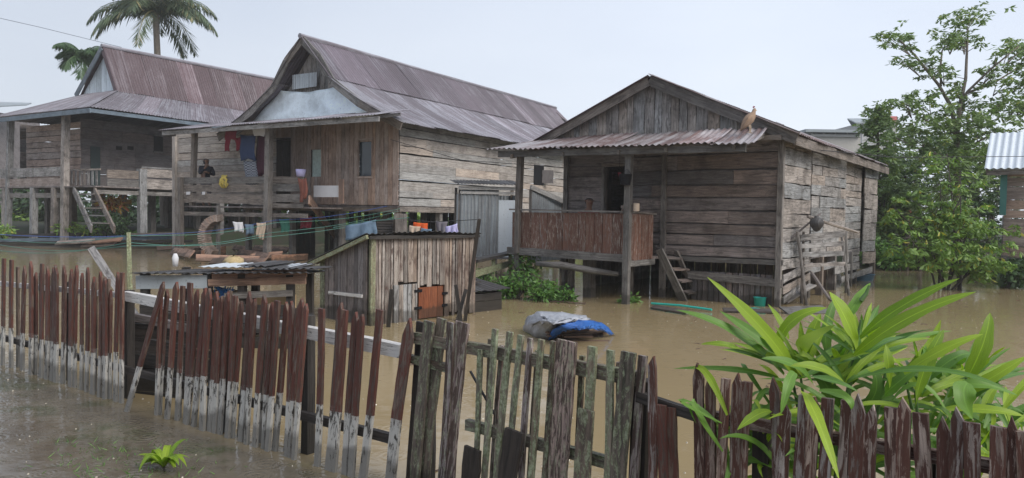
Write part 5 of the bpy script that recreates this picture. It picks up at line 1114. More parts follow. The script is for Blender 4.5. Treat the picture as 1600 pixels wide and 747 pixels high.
# gate
g0 = V((D(638, 496, 4.56).x, 4.56, 0)); g1 = V((D(1022, 556, 3.45).x, 3.45, 0)); dG = (g1-g0).normalized(); FG = Frame(g0, dG, V((dG.y, -dG.x, 0)))
gt = thing('gate', 'old gate of mossy slats and peeling dark boards between two fences', 'gate', g0)
GP = [(638, 496, 612, 22, 'picket', 1, .02), (657, 503, 640, 16, 'black', 0, -.05), (672, 502, 650, 22, 'gate', 0, .0), (690, 498, 665, 22, 'gate', 0, -.03), (706, 504, 688, 16, 'gatepeel', 0, .01), (722, 504, 700, 30, 'gatepeel', 0, .0),
      (752, 546, 742, 9, 'lichen', 0, 0), (775, 514, 757, 10, 'lichen', 0, 0.01), (796, 519, 777, 11, 'lichen', 0, 0), (812, 524, 797, 10, 'lichen', 0, .01), (827, 529, 816, 10, 'gatepeel', 0, 0), (848, 530, 830, 11, 'lichen', 0, 0.01), (865, 533, 850, 11, 'gate', 0, 0),
      (888, 532, 874, 38, 'gatepeel', 0, .02), (928, 541, 921, 17, 'lichen', 0, 0), (955, 547, 946, 13, 'lichen', 0, .01), (983, 550, 971, 26, 'gate', 0, .02), (1004, 556, 996, 15, 'gatepeel', 0, -.01), (1019, 556, 1015, 15, 'picketr', 1, .03),
      (765, 530, 752, 8, 'gate', 0, -.06), (785, 540, 772, 8, 'gatepeel', 0, -.06), (839, 548, 828, 8, 'gate', 0, -.06), (910, 556, 902, 9, 'gate', 0, -.06), (968, 566, 962, 9, 'gatepeel', 0, -.06), (715, 520, 702, 14, 'black', 0, -.06),
      (740, 700, 736, 38, 'black', 0, .045), (805, 672, 798, 36, 'black', 0, .045), (918, 640, 912, 34, 'gate', 0, .045)]
for (x, y, bx, w_, mt, pt, v) in GP: picket(FG, gt, x, y, bx, w_, M[mt], v, bool(pt), 747, thick=.02).name = 'slat'
for (x0, y0, x1, y1, w_) in ((650, 528, 1000, 592, .07), (730, 663, 968, 727, .06), (640, 560, 700, 575, .05)):
    m = MB(); m.board(FG.p(*FG.px(x0, y0, -.03), -.03), FG.p(*FG.px(x1, y1, -.03), -.03), V((0, 0, 1)), w_, .04, 9, .06); m.build('rail', M['gate'], gt)
m = MB(); m.tube([FG.p(*FG.px(735, 580, -.06), -.06), FG.p(*FG.px(780, 660, -.06), -.06)], .008, 5); m.build('brace', M['wire'], gt)
post(FG, FG.px(664, 600, -.09)[0], -.5, 1.05, -.1, .09, M['black'], gt); post(FG, FG.px(1005, 640, -.09)[0], -.5, .95, -.09, .085, M['black'], gt)
# right fence
h0 = V((D(1030, 600, 3.42).x, 3.42, 0)); h1 = V((D(1600, 660, 2.57).x, 2.57, 0)); dH = (h1-h0).normalized(); FR_ = Frame(h0, dH, V((dH.y, -dH.x, 0)))
rf = thing('picket_fence', 'right picket fence of dark red flaking pickets in front of the broad leaved plant', 'fence', h0)
for (x, y, w_) in ((1035, 632, 15), (1049, 637, 15), (1092, 567, 17), (1109, 586, 17), (1136, 591, 15), (1152, 583, 18), (1167, 597, 15), (1210, 590, 17), (1227, 623, 18), (1256, 618, 18), (1274, 620, 17), (1293, 623, 18), (1323, 625, 15), (1342, 614, 21), (1361, 632, 17), (1392, 637, 20), (1413, 622, 22), (1437, 646, 23), (1474, 651, 20), (1497, 636, 21), (1518, 660, 23), (1560, 667, 23), (1583, 651, 23), (1600, 674, 20), (1625, 668, 23)):
    picket(FR_, rf, x, y, x-U_(-2, 6), w_, M['picketr' if x > 1055 else 'picket'], U_(-.005, .012), y in (567, 583, 590, 614, 622, 636, 651) or R_() < .3, 747)
m = MB(); m.board(FR_.p(*FR_.px(1022, 634, -.04), -.04), FR_.p(*FR_.px(1640, 745, -.04), -.04), V((0, 0, 1)), .05, .04, 12, .06); m.build('rail', M['picketr'], rf)
m = MB(); m.board(FR_.p(*FR_.px(995, 620, -.02), -.03), FR_.p(*FR_.px(1090, 650, -.03), -.03), V((0, 0, 1)), .05, .035, 5); m.build('rail', M['black'], rf)
for x in (1192, 1450): post(FR_, FR_.px(x, 700, -.1)[0], -.5, .85, -.1, .07, M['black'], rf)

# ================================================================== BROAD LEAVED PLANTS behind the right fence
random.seed(31)
def DD(x, y, Y): return D(x, y, Y)
gpl = thing('ginger_plant', 'big bright green plant with long blade leaves behind the right fence', 'plant', DD(1290, 800, 3.5))
gpr = thing('ginger_plant', 'blade leaved clump with yellowing leaves at far right behind the right fence', 'plant', DD(1460, 820, 3.4))
# leaves: base, mid, tip, width px, mat, depth, depth tip, twist
LV = [((1245, 592), (1196, 520), (1105, 433), 30, 'ginger', 3.3, 3.1), ((1225, 585), (1150, 520), (1056, 484), 22, 'gingerd', 3.4, 3.4), ((1246, 570), (1190, 530), (1125, 486), 24, 'gingerd', 3.3, 3.4),
      ((1338, 545), (1322, 500), (1296, 456), 44, 'ginger', 3.2, 3.2), ((1344, 528), (1410, 478), (1499, 435), 24, 'ginger', 3.2, 3.0), ((1334, 555), (1420, 496), (1525, 456), 25, 'ginger', 3.1, 2.9),
      ((1232, 530), (1217, 500), (1200, 475), 18, 'ginger', 3.5, 3.6), ((1216, 540), (1240, 500), (1292, 481), 24, 'ginger', 3.4, 3.3), ((1322, 498), (1340, 470), (1360, 442), 20, 'gingerd', 3.5, 3.6),
      ((1511, 590), (1535, 540), (1547, 489), 32, 'ginger', 3.1, 3.1), ((1413, 584), (1470, 548), (1536, 522), 22, 'ginger', 3.0, 2.9), ((1430, 634), (1445, 575), (1475, 515), 34, 'ginger', 3.0, 3.0),
      ((1340, 590), (1460, 578), (1578, 611), 18, 'gingerd', 3.0, 2.7), ((1500, 620), (1550, 590), (1605, 556), 22, 'ginger', 3.1, 3.0), ((1254, 612), (1275, 650), (1312, 752), 26, 'ginger', 3.0, 2.62),
      ((1204, 642), (1180, 650), (1152, 672), 20, 'ginger', 3.05, 2.9), ((1242, 582), (1232, 600), (1220, 648), 20, 'gingerd', 2.95, 2.82), ((1245, 592), (1290, 592), (1341, 612), 20, 'gingerd', 2.95, 2.8),
      ((1512, 598), (1506, 620), (1520, 655), 40, 'gingerd', 2.9, 2.85), ((1215, 590), (1140, 577), (1052, 576), 13, 'gingerd', 3.4, 3.5), ((1160, 548), (1130, 538), (1095, 538), 13, 'ginger', 3.6, 3.6),
      ((1390, 606), (1388, 570), (1384, 538), 24, 'ginger', 3.1, 3.1), ((1300, 570), (1290, 520), (1308, 462), 26, 'gingerd', 3.6, 3.7), ((1270, 560), (1255, 540), (1305, 508), 30, 'ginger', 3.3, 3.2),
      ((1270, 600), (1240, 570), (1190, 560), 22, 'gingerd', 3.2, 3.1), ((1330, 600), (1360, 560), (1420, 540), 24, 'gingerd', 3.4, 3.4), ((1350, 580), (1380, 530), (1410, 490), 26, 'gingerd', 3.6, 3.7), ((1320, 600), (1280, 575), (1235, 572), 22, 'ginger', 3.1, 3.0),
      ((1280, 610), (1320, 620), (1330, 640), 20, 'gingerd', 2.9, 2.8), ((1260, 560), (1270, 520), (1282, 490), 22, 'ginger', 3.6, 3.6), ((1380, 620), (1400, 600), (1440, 570), 28, 'gingerd', 3.2, 3.1),
      ((1350, 640), (1370, 600), (1350, 560), 30, 'gingerd', 3.3, 3.3), ((1480, 620), (1520, 600), (1590, 618), 22, 'gingerd', 3.1, 3.0), ((1470, 640), (1540, 640), (1600, 650), 22, 'ginger', 3.0, 2.9),
      ((1440, 600), (1490, 560), (1520, 555), 22, 'gingerd', 3.3, 3.3), ((1400, 590), (1440, 560), (1470, 500), 22, 'ginger', 3.5, 3.6), ((1300, 640), (1290, 600), (1250, 560), 30, 'gingerd', 3.4, 3.4)]
mbs = {}
for (a, b, c, wp, mt, Y0, Y1) in LV:
    par = gpl if a[0] < 1385 else gpr; k_ = (par.name, mt); mbs.setdefault(k_, (MB(), par)); mm = mbs[k_][0]
    Ym = (Y0+Y1)/2; tw = U_(-.5, .5); mm.blade([DD(*a, Y0), DD(*b, Ym-.03), DD(*c, Y1)], wp*Ym/FPX*.98, up=(tw, -.75, .8), fold=.22, n=14)
for i in range(240):     # lower and inner leaves
    bx = U_(1125, 1600); right = bx > 1400; Yb = U_(3.15, 3.9) if not right else U_(2.95, 3.7); by = U_(640, 760); a = DD(bx, by, Yb)
    an = U_(0, 6.28); L = U_(.25, .5); tip = a+V((math.cos(an)*L*.9, math.sin(an)*L*.45, U_(-.12, .25))); mid = a.lerp(tip, .5)+V((0, 0, U_(.03, .1)))
    if bx < 1220: tip.x = max(tip.x, a.x-.12)
    if tip.y < 2.9: tip.y = 2.9+U_(0, .2)
    par = gpr if right else gpl; mt = random.choice(('ginger', 'gingerd', 'gingerd')); k_ = (par.name, mt); mbs.setdefault(k_, (MB(), par)); mbs[k_][0].blade([a, mid, tip], U_(.028, .05), up=(U_(-.5, .5), -.6, .8), n=8)
for i in range(150):     # mid filler radiating fan
    st = random.choice(((1255, 590), (1320, 600), (1345, 560), (1300, 600), (1440, 620), (1500, 615))); Y0 = U_(3.2, 3.7); ang = math.radians(U_(25, 150)); L = U_(60, 125)
    tx = st[0]+math.cos(ang)*L*1.3; ty = st[1]-math.sin(ang)*L*.75; par = gpr if st[0] > 1400 else gpl; mt = random.choice(('ginger', 'gingerd')); k_ = (par.name, mt); mbs.setdefault(k_, (MB(), par))
    mbs[k_][0].blade([DD(st[0], st[1], Y0), DD((st[0]+tx)/2, (st[1]+ty)/2-8, Y0+.02), DD(tx, ty, Y0+U_(-.2, .3))], U_(.025, .045), up=(U_(-.6, .6), -.7, .8), n=10)
for (nm, mt), (mm, par) in mbs.items(): mm.build('leaves', M[mt], par, smooth=True)
for par, sts in ((gpl, ((1300, 800, 1345, 500, 3.3), (1270, 800, 1250, 580, 3.3), (1285, 800, 1232, 560, 3.45), (1310, 800, 1335, 548, 3.3), (1330, 800, 1388, 560, 3.3), (1345, 470, 1358, 446, 3.5))), (gpr, ((1460, 820, 1430, 610, 3.15), (1490, 820, 1510, 590, 3.1), (1470, 820, 1414, 590, 3.2)))):
    m = MB()
    for (x0, y0, x1, y1, Y) in sts: a = DD(x0, y0, Y); b = DD(x1, y1, Y); m.tube([a, a.lerp(b, .5)+V((U_(-.02, .02), 0, 0)), b], [.012, .009, .005], 6)
    m.build('stem', plain('green_stem', (.06, .12, .03), .5), par)
# small plant in the lane water
def plantlet(px, py, n, L, lb, mt, w_=.05):
    c = W(px, py); t = thing('small_plant', lb, 'plant', c); m = MB()
    for i in range(n):
        an = U_(0, 6.28); l = L*U_(.6, 1.1); m.blade([c+V((0, 0, .02)), c+V((math.cos(an)*l*.5, math.sin(an)*l*.5, l*U_(.45, .7))), c+V((math.cos(an)*l, math.sin(an)*l, l*U_(.1, .75)))], w_*U_(.8, 1.2), fold=.2, n=8)
    m.build('leaves', M[mt], t, smooth=True); m = MB(); m.tube([c-V((0, 0, .2)), c+V((0, 0, .05))], .008, 5); m.build('stem', M['barkd'], t)
plantlet(256, 735, 22, .20, 'small bright green broad leaved plant poking from the lane water', 'ginger', .055)
# grass in the lane water
m = MB()
for i in range(420):
    f = R_(); x = random.gauss(190, 70); y = U_(690, 790); c = W(x, y)
    if x > 460 or x < -40: continue
    a = U_(0, 6.28); l = U_(.03, .10); m.leaf(c-V((0, 0, .01)), c+V((math.cos(a)*l*.8, math.sin(a)*l*.8, l*U_(.1, .5))), .006)
m.build('grass', M['weed'])['kind'] = 'stuff'

m = MB(); random.seed(88)
for i in range(170):
    Y = U_(5, 30); X = U_(-.68, .72)*Y
    if .583*X+.812*Y < 3.6: continue
    a = U_(0, 6.28); l = U_(.03, .14); c = V((X, Y, .004))
    if i % 3: m.tube([c, c+V((math.cos(a)*l*.5, math.sin(a)*l*.5, .006)), c+V((math.cos(a+.3)*l, math.sin(a+.3)*l, 0))], .005, 4)
    else: m.leaf(c, c+V((math.cos(a)*l, math.sin(a)*l, .008)), l*.4, up=(0, 0, 1))
m.build('floating_debris', M['redplank'])['kind'] = 'stuff'
# ================================================================== WEEDS under porch
random.seed(41); gw_ = 'weeds growing out of the water under the porch'
for i, (px, py, Y, rx, rz_, n, lb) in enumerate(((800, 445, 15.2, .55, .35, 900, 'tall weeds left of the maroon porch, nearest its left stilt'), (845, 455, 14.9, .55, .25, 800, 'green weeds under the left half of the maroon porch'), (755, 440, 16.0, .5, .3, 600, 'weeds below the plank walkway beside the zinc cabin'), (885, 462, 14.9, .3, .12, 250, 'low weeds under the middle of the maroon porch'), (978, 468, 15.0, .28, .1, 220, 'small weeds at the foot of the right porch post'), (820, 425, 16.5, .5, .5, 600, 'weeds climbing behind the left end of the porch beam'))):
    bush('weeds', D(px, py, Y), (rx, .4, rz_), n, .10, M['weed'], lb, 'weeds', gw_, 5, lw=.5, shell=.2)
m = MB()
for (x0, y0, x1, y1) in ((845, 470, 890, 472), (888, 473, 915, 474)): m.board(W(x0, y0, .02), W(x1, y1, .02), V((0, 1, 0)), .05, .02)
tag(m.build('driftwood', M['redplank']), 'thin brown driftwood sticks floating before the porch weeds', 'driftwood')

# ================================================================== TREES
def limbtree(name, label, limbs, base, Y, r0, leafmat, n, L, w_, cat='tree', group=None, depth=1.2, barkm='bark', extra=()):
    random.seed(hash(label) % 1000 if False else len(label)*7); t = thing(name, label, cat, base, group); tr = MB(); lf_ = MB()
    for pts in limbs:
        off = [0]; 
        P_ = [];dy = 0; slope = U_(-depth, depth)
        for i, p in enumerate(pts): dy = slope*max(0, i-1)*.7; P_.append(D(p[0], p[1], Y+dy))
        r1 = pts[0][2]; rad = [r1*(1-.6*i/(len(pts)-1)) for i in range(len(pts))]; tr.tube(P_, rad, 7, jit=.05)
        for i in range(1, len(P_)):
            for _ in range(3):
                q = P_[i-1].lerp(P_[i], R_())
                if i == 1 and len(pts) > 3 and pts[0][3]: continue
                a = U_(0, 6.28); e_ = q+V((math.cos(a), math.sin(a), U_(-.1, .7)))*U_(.3, .75); tr.tube([q, q.lerp(e_, .5)+V((0, 0, .04)), e_], [.018, .012, .006], 4)
                for _k in range(2): sprig(lf_, q.lerp(e_, U_(.7, 1.15)), n, L, w_, .2)
        q = P_[-1]
        for _ in range(7): sprig(lf_, q+V((U_(-.5, .5), U_(-.5, .5), U_(-.25, .35))), n, L, w_, .3)
    for (x, y, rx, rz2, k_) in extra:
        rz2 *= .75; c = D(x, y, Y+U_(-depth, depth))
        for _ in range(k_): 
            q = c+V((random.gauss(0, .5)*rx, random.gauss(0, .6)*rx, random.gauss(0, .5)*rz2)); sprig(lf_, q, n, L, w_, .3)
        for _ in range(3): e_ = c+V((U_(-.7, .7)*rx, 0, U_(-.5, .5)*rz2)); tr.tube([D(x+(1497-x)*.25, y+25, Y), e_], [.02, .007], 4)
    tr.build('trunk', M[barkm], t, smooth=True); lf_.build('crown', leafmat, t); return t
Yt = 27
limbs = [[(1497, 430, .17, 1), (1496, 320, 0), (1495, 216, 0), (1487, 168, 0)], [(1495, 216, .09, 0), (1500, 166, 0), (1509, 123, 0), (1512, 55, 0)], [(1487, 168, .07, 0), (1466, 132, 0), (1429, 86, 0), (1405, 62, 0)], [(1470, 135, .05, 0), (1469, 110, 0), (1472, 80, 0), (1486, 52, 0)],
         [(1500, 160, .06, 0), (1512, 143, 0), (1546, 110, 0), (1592, 72, 0)], [(1510, 146, .05, 0), (1559, 126, 0), (1600, 100, 0)], [(1496, 210, .05, 0), (1450, 190, 0), (1412, 165, 0)], [(1496, 200, .05, 0), (1530, 185, 0), (1565, 160, 0)], [(1495, 240, .05, 0), (1540, 215, 0), (1575, 205, 0)], [(1496, 250, .05, 0), (1440, 235, 0), (1400, 215, 0)]]
limbtree('rubber_tree', 'tall forked tree with airy clumped leaves at upper right', limbs, D(1497, 440, Yt)-V((0, 0, 1)), Yt, .17, M['leafA'], 9, .23, .085,
         extra=((1515, 26, .8, .45, 48), (1510, 60, .5, .3, 14), (1398, 62, .7, .5, 34), (1418, 95, .5, .35, 18), (1445, 100, .4, .3, 14), (1480, 60, .5, .4, 22), (1468, 110, .3, .3, 10), (1548, 108, .4, .3, 14), (1470, 195, 1.3, .8, 80), (1440, 155, .8, .6, 36), (1530, 195, 1.2, .7, 70), (1560, 160, .7, .5, 30), (1590, 80, .5, .4, 14), (1490, 240, 1.6, .9, 120), (1425, 205, .9, .8, 50), (1400, 160, .6, .4, 14), (1500, 165, .6, .4, 20), (1545, 240, 1.2, .8, 60), (1570, 125, .4, .3, 8), (1455, 250, 1.4, 1.0, 50), (1510, 290, 1.5, 1.0, 60), (1450, 310, 1.3, 1.0, 50)))
# right edge tree
limbtree('tree', 'tree reaching in from the right edge behind the white roofed house', [[(1680, 430, .2, 1), (1670, 260, 0), (1650, 160, 0)], [(1660, 200, .1, 0), (1630, 140, 0), (1600, 90, 0)], [(1660, 220, .1, 0), (1630, 180, 0), (1602, 160, 0)], [(1655, 170, .1, 0), (1650, 110, 0), (1640, 50, 0)]], D(1680, 440, 28)-V((0, 0, .5)), 28, .2, M['leafA'], 9, .30, .10, extra=((1600, 75, .8, .6, 24), (1610, 120, .7, .8, 26), (1598, 165, .5, .5, 16), (1650, 140, 1.5, 1.5, 60)))
# conical tree
t = thing('conical_tree', 'narrow dense pointed green tree left of the tall forked tree', 'tree', D(1372, 430, 30)-V((0, 0, .8))); random.seed(8)
tr = MB(); top = D(1371, 160, 30); bs_ = D(1374, 440, 30); tr.tube([bs_-V((0, 0, 1)), bs_.lerp(top, .5), top], [.16, .1, .02], 7); lf_ = MB()
for i in range(260):
    f = R_()**.8; c = top.lerp(bs_, f); r = .2+1.3*f**.7; a = U_(0, 6.28); q = c+V((math.cos(a)*r*U_(.5, 1), math.sin(a)*r*U_(.5, 1), U_(-.2, .2)))
    if i % 4 == 0: tr.tube([c, q], [.03, .008], 4)
    for _ in range(3): sprig(lf_, q+V((U_(-.25, .25), U_(-.25, .25), U_(-.15, .15))), 9, .24, .09, .25)
tr.build('trunk', M['barkd'], t); lf_.build('crown', M['leafA'], t)
# background mass trees at right bank
gt_ = 'leafy trees on the right bank'
for i, (px, py, Y, rx, rz_, mt, lb) in enumerate(((1415, 275, 31, 1.7, 2.2, 'leafD', 'dark dense tree just right of the pointed tree'), (1450, 340, 29, 1.6, 1.5, 'leafA', 'rounded tree low behind the water shrub'), (1545, 300, 31, 1.5, 1.9, 'leafD', 'dark tree directly left of the white roofed house'), (1380, 330, 30, 1.0, 1.5, 'leafA', 'leafy tree low behind the right house corner'), (1500, 330, 32, 2.0, 1.6, 'leafD', 'dark tree behind the trunk of the tall forked tree'), (1430, 250, 34, 2.2, 1.8, 'leafA', 'pale leafy tree farthest back between the pointed tree and the forked trunk'), (1530, 255, 34, 2.0, 1.8, 'leafA', 'pale leafy tree farthest back right of the forked trunk'))):
    c = D(px, py, Y); t = thing('tree', lb, 'tree', V((c.x, c.y, .7)), gt_); random.seed(60+i); tr = MB(); lf_ = MB()
    b0 = V((c.x+U_(-.3, .3), c.y, .3)); tr.tube([b0, b0.lerp(c, .5)+V((.1, 0, 0)), c], [.13, .10, .05], 7)
    for j in range(22):
        q = c+V((random.gauss(0, .5)*rx, random.gauss(0, .5)*rx, random.gauss(0, .5)*rz_)); tr.tube([b0.lerp(c, U_(.5, .95)), q], [.03, .008], 4)
        for _ in range(17): sprig(lf_, q+V((random.gauss(0, .38), random.gauss(0, .38), random.gauss(0, .25))), 9, .22, .09, .3)
    tr.build('trunk', M['barkd'], t); lf_.build('crown', M[mt], t)
# shrub standing in the water
random.seed(77)
cw = W(1482, 452); t = thing('water_shrub', 'many stemmed shrub with drooping bright leaves standing in the flood at right', 'shrub', cw); tr = MB(); lf_ = MB()
for (x, y) in ((1440, 330), (1395, 320), (1470, 290), (1500, 265), (1530, 330), (1565, 360), (1580, 400), (1450, 385), (1545, 395), (1505, 350), (1420, 370), (1480, 240)):
    Yq = cw.y+U_(-.8, .8); e_ = D(x, y, Yq); b0 = cw+V((U_(-.25, .25), U_(-.2, .2), -.4)); mid = b0.lerp(e_, .55)+V((0, 0, .3)); tr.tube([b0, b0.lerp(mid, .5)+V((U_(-.05, .05), 0, .1)), mid, e_], [.03, .026, .018, .008], 5)
    for k_ in range(11):
        f = U_(.35, 1.05); q = (mid if f < .6 else mid.lerp(e_, (f-.6)/.4))+V((U_(-.45, .45), U_(-.45, .45), U_(-.25, .25)))
        tr.tube([mid.lerp(e_, min(1, f)), q], [.01, .005], 4)
        for _ in range(4): sprig(lf_, q+V((U_(-.2, .2), U_(-.2, .2), U_(-.12, .12))), 8, .19, .075, .55)
tr.build('stems', M['barkd'], t); lf_.build('crown', M['leafB'], t)
gm = 'shrubs along the right bank waterline'
for i, (px, py, Y, rx, rz_, n, mt, lb) in enumerate(((1365, 392, 26.5, .9, .5, 700, 'weed', 'bright broad leaved weeds right behind the blue basin'), (1405, 402, 25.8, .9, .4, 700, 'weed', 'bright green weeds around the dark stumps on the right bank'), (1575, 420, 19.5, 1.0, .45, 900, 'leafD', 'dark bush hanging over the water at the lower right'), (1540, 412, 24, 1.0, .5, 700, 'leafA', 'green bush on the bank right of the water shrub'), (1440, 408, 26, .9, .45, 600, 'leafB', 'light green bush on the bank left of the water shrub'), (1590, 385, 20.2, .6, .5, 500, 'leafA', 'bush at the foot of the white roofed house'), (1340, 395, 29, 1.2, .6, 600, 'weed', 'weeds behind the far corner of the right house'))):
    bush('bush', D(px, py, Y), (rx, .7, rz_), n, .2, M[mt], lb, 'bush', gm, 5, lw=.5)
for i, (x, y0, y1) in enumerate(((1416, 425, 362), (1403, 424, 400), (1436, 424, 388))):
    m = MB(); b = D(x, y0, 25.4); m.tube([V((b.x, b.y, -.5)), D(x+4, y1, 25.4)], [.09, .07], 7, jit=.15); tag(m.build('stump', M['barkd']), ['tall dark stump standing on the right bank', 'shortest dark stump on the right bank', 'middle height dark stump nearest the water shrub'][i], 'stump', 'dark stumps on the right bank')
# coconut palm
def palm(name, label, cx, cy, Y, nf, L, mat, seed, tr_r, leafl=.55, angs=None):
    random.seed(seed); c = D(cx, cy, Y); t = thing(name, label, 'palm', V((c.x, c.y, .7))); m = MB(); m.tube([V((c.x+.6, c.y, .3)), V((c.x+.3, c.y, c.z*.5)), c], [tr_r*1.3, tr_r, tr_r*.8], 8); m.build('trunk', M['bark'], t)
    for i in range(nf):
        a = 2*math.pi*i/nf*1.0+U_(-.15, .15); el = random.choice((.15, .5, 1.0, 1.5, -.15)); l = L*U_(.8, 1.05); d = V((math.cos(a), math.sin(a)*.9, el)).normalized(); pts = []; p = V(c); dd = d.copy(); n = 10
        for j in range(n+1): pts.append(V(p)); p = p+dd*(l/n); dd = (dd+V((0, 0, -.13-.02*j))).normalized()
        m = MB(); m.tube(pts, [.05*(1-.8*j/n) for j in range(n+1)], 4); side = d.cross(V((0, 0, 1))).normalized()
        for j in range(1, 64):
            f = j/64*n; k_ = int(f); q = pts[k_].lerp(pts[min(n, k_+1)], f-k_); ax = (pts[min(n, k_+1)]-pts[k_-1 if k_ else 0]).normalized(); ll = leafl*math.sin(math.pi*(.12+.8*j/64))*U_(.75, 1.15)
            for s_ in (-1, 1):
                dr = (side*s_*U_(.5, .9)+ax*U_(.35, .7)+V((0, 0, -.8+U_(-.35, .4)))).normalized(); m.leaf(q, q+dr*ll, .07, up=ax.cross(dr))
        m.build('frond', mat, t)
palm('coconut_palm', 'coconut palm with drooping fronds rising behind the left house roof', 243, 18, 46, 28, 4.3, M['palm'], 9, .22, 1.2)
palm('small_palm', 'small dark palm peeking beside the gable of the left house', 132, 92, 42, 15, 2.1, M['leafD'], 12, .1, .8)

# ================================================================== FAR BUILDINGS, RIGHT EDGE HOUSE
def slab(name, par, x0, y0, x1, y1, Y, dp, mat):
    a = D(x0, y1, Y); b = D(x1, y0, Y); m = MB(); m.box(((a.x+b.x)/2, Y+dp/2, (a.z+b.z)/2), b.x-a.x, dp, b.z-a.z); return m.build(name, mat, par)
t = thing('far_building', 'grey block building with flat dark roof above the right house roof', 'building', D(1306, 330, 60)-V((0, 0, 1)))
slab('wall', t, 1268, 212, 1345, 350, 60, 8, M['brick']); slab('roof', t, 1259, 203, 1352, 206, 59.4, 9, M['greyroof'])
for i in range(5): slab('column', t, 1269+i*18, 206, 1271+i*18, 212.5, 59.9, .3, M['concrete'])
slab('lintel', t, 1268, 210.5, 1345, 213, 59.8, .15, M['concrete'])
t = thing('far_building', 'pale building with grey sloping roof behind the pointed tree', 'building', D(1372, 330, 66)-V((0, 0, 1)))
slab('wall', t, 1343, 192, 1402, 340, 66, 8, M['concrete']); a = D(1337, 193, 65.5); b = D(1405, 193, 65.5); m = MB(); m.extr([a, b, b+V((-.3, 3, .75)), a+V((.6, 3, .75))], V((0, 0, .1)), [(0, 0, 0)]*4); m.extr([a+V((2.2, 5, 0)), b+V((2, 5, 0)), b+V((-.3, 3, .75)), a+V((.6, 3, .75))], V((0, 0, .1)), [(0, 0, 0)]*4); m.build('roof', M['greyroof'], t)
m = MB(); m.box(D(1391, 187, 65.6), 1.2, .1, .6); m.build('roof_patch', M['pinkwall'], t)
t = thing('pink_building', 'small pink walled building glimpsed low between bank trees', 'building', D(1400, 345, 38)-V((0, 0, .8)))
slab('wall', t, 1382, 322, 1425, 352, 38, 4, M['pinkwall']); slab('roof', t, 1376, 318, 1430, 322, 37.7, 5, M['greyroof'])
t = thing('far_building', 'pale roof glimpsed at the far left edge beyond the left house', 'building', D(8, 320, 70)-V((0, 0, 1)))
slab('wall', t, -60, 172, -20, 330, 72, 8, M['shade']); a = D(-80, 172, 71); b = D(42, 165, 71); m = MB(); m.extr([a, b, b+V((-1.5, 3, .6)), a+V((0, 3, 1.2))], V((0, 0, .1)), [(0, 0, 0)]*4); m.build('roof', M['greyroof'], t)
FH = Frame(V((D(1549, 400, 20).x, 20, 0)), d2, -d1)
t = thing('stilt_house', 'plank house with bright corrugated roof cut by the right edge', 'house', FH.o)
m = MB(); zh0 = .7; planks(m, FH, rect(.25, 4, .8, 3.1), .28, v=-.02); m.build('front_wall', M['tan'], t)
m = MB(); planks(m, Frame(FH.p(.25, 0), -FH.n, -FH.u), rect(0, 4, .8, 3.1), .28); m.build('side_wall', M['dark'], t)
a = FH.px(1538, 264, .5); b = FH.px(1546, 208, -.5); m = MB(); m.corr(FH.p(a[0], a[1], .5), FH.p(4.5, a[1], .5), FH.p(a[0]+.0, b[1]+.05, -1.2), FH.p(4.5, b[1]+.05, -1.2), .16, .02, .9, 3, .02); m.corr(FH.p(a[0], a[1], -3), FH.p(4.5, a[1], -3), FH.p(a[0], b[1]+.05, -1.2), FH.p(4.5, b[1]+.05, -1.2), .16, .02, .9, 3); m.build('roof', M['zincb'], t, solid=.006)
m = MB(); m.board(FH.p(a[0]+.05, a[1]-.1, .42), FH.p(4.4, a[1]-.1, .42), V((0, 0, 1)), .12, .05); m.board(FH.p(a[0]+.05, a[1]-.1, .45), FH.p(a[0]+.05, b[1]-.05, -1.2), V((0, 0, 1)), .14, .04); m.build('fascia', M['beam'], t)
m = MB(); u = FH.px(1568, 300, .2)[0]; m.board(FH.p(u, FH.px(1568, 336, .2)[1], .2), FH.p(u, 3.0, .2), FH.u, .15, .08); m.build('shutter', plain('teal_paint', (.05, .16, .145), .6), t)
for u in (.3, 1.5, 2.8, 3.9):
    for v in (0, -2, -3.8): post(FH, u, -.6, .85, v, .15, par=t, name='stilt')
m = MB(); m.extr([FH.p(.25, .75, 0), FH.p(4, .75, 0), FH.p(4, .75, -4), FH.p(.25, .75, -4)], V((0, 0, .05)), [(0, 0, 0)]*4); m.build('floor', M['dark'], t)
# overhead wires
for (pts, lb) in ((((-20, 24, 40), (60, 42, 42), (190, 74, 46)), 'thin overhead wire crossing the upper left sky'), (((1190, 226, 14.5), (1400, 246, 17), (1660, 244, 20)), 'dark overhead wire running from the right house past the trees'), (((610, 218, 23.5), (720, 250, 21), (880, 262, 18)), 'thin cable from the middle house wall to the right house porch')):
    P_ = [D(*p) for p in pts]; m = MB(); seg = []
    for a, b in zip(P_, P_[1:]):
        for f in range(5): q = a.lerp(b, f/5); seg.append(q)
    seg.append(P_[-1]); m.tube(seg, .012 if 'sky' in lb else .009, 4); tag(m.build('cable', M['wire']), lb, 'cable')

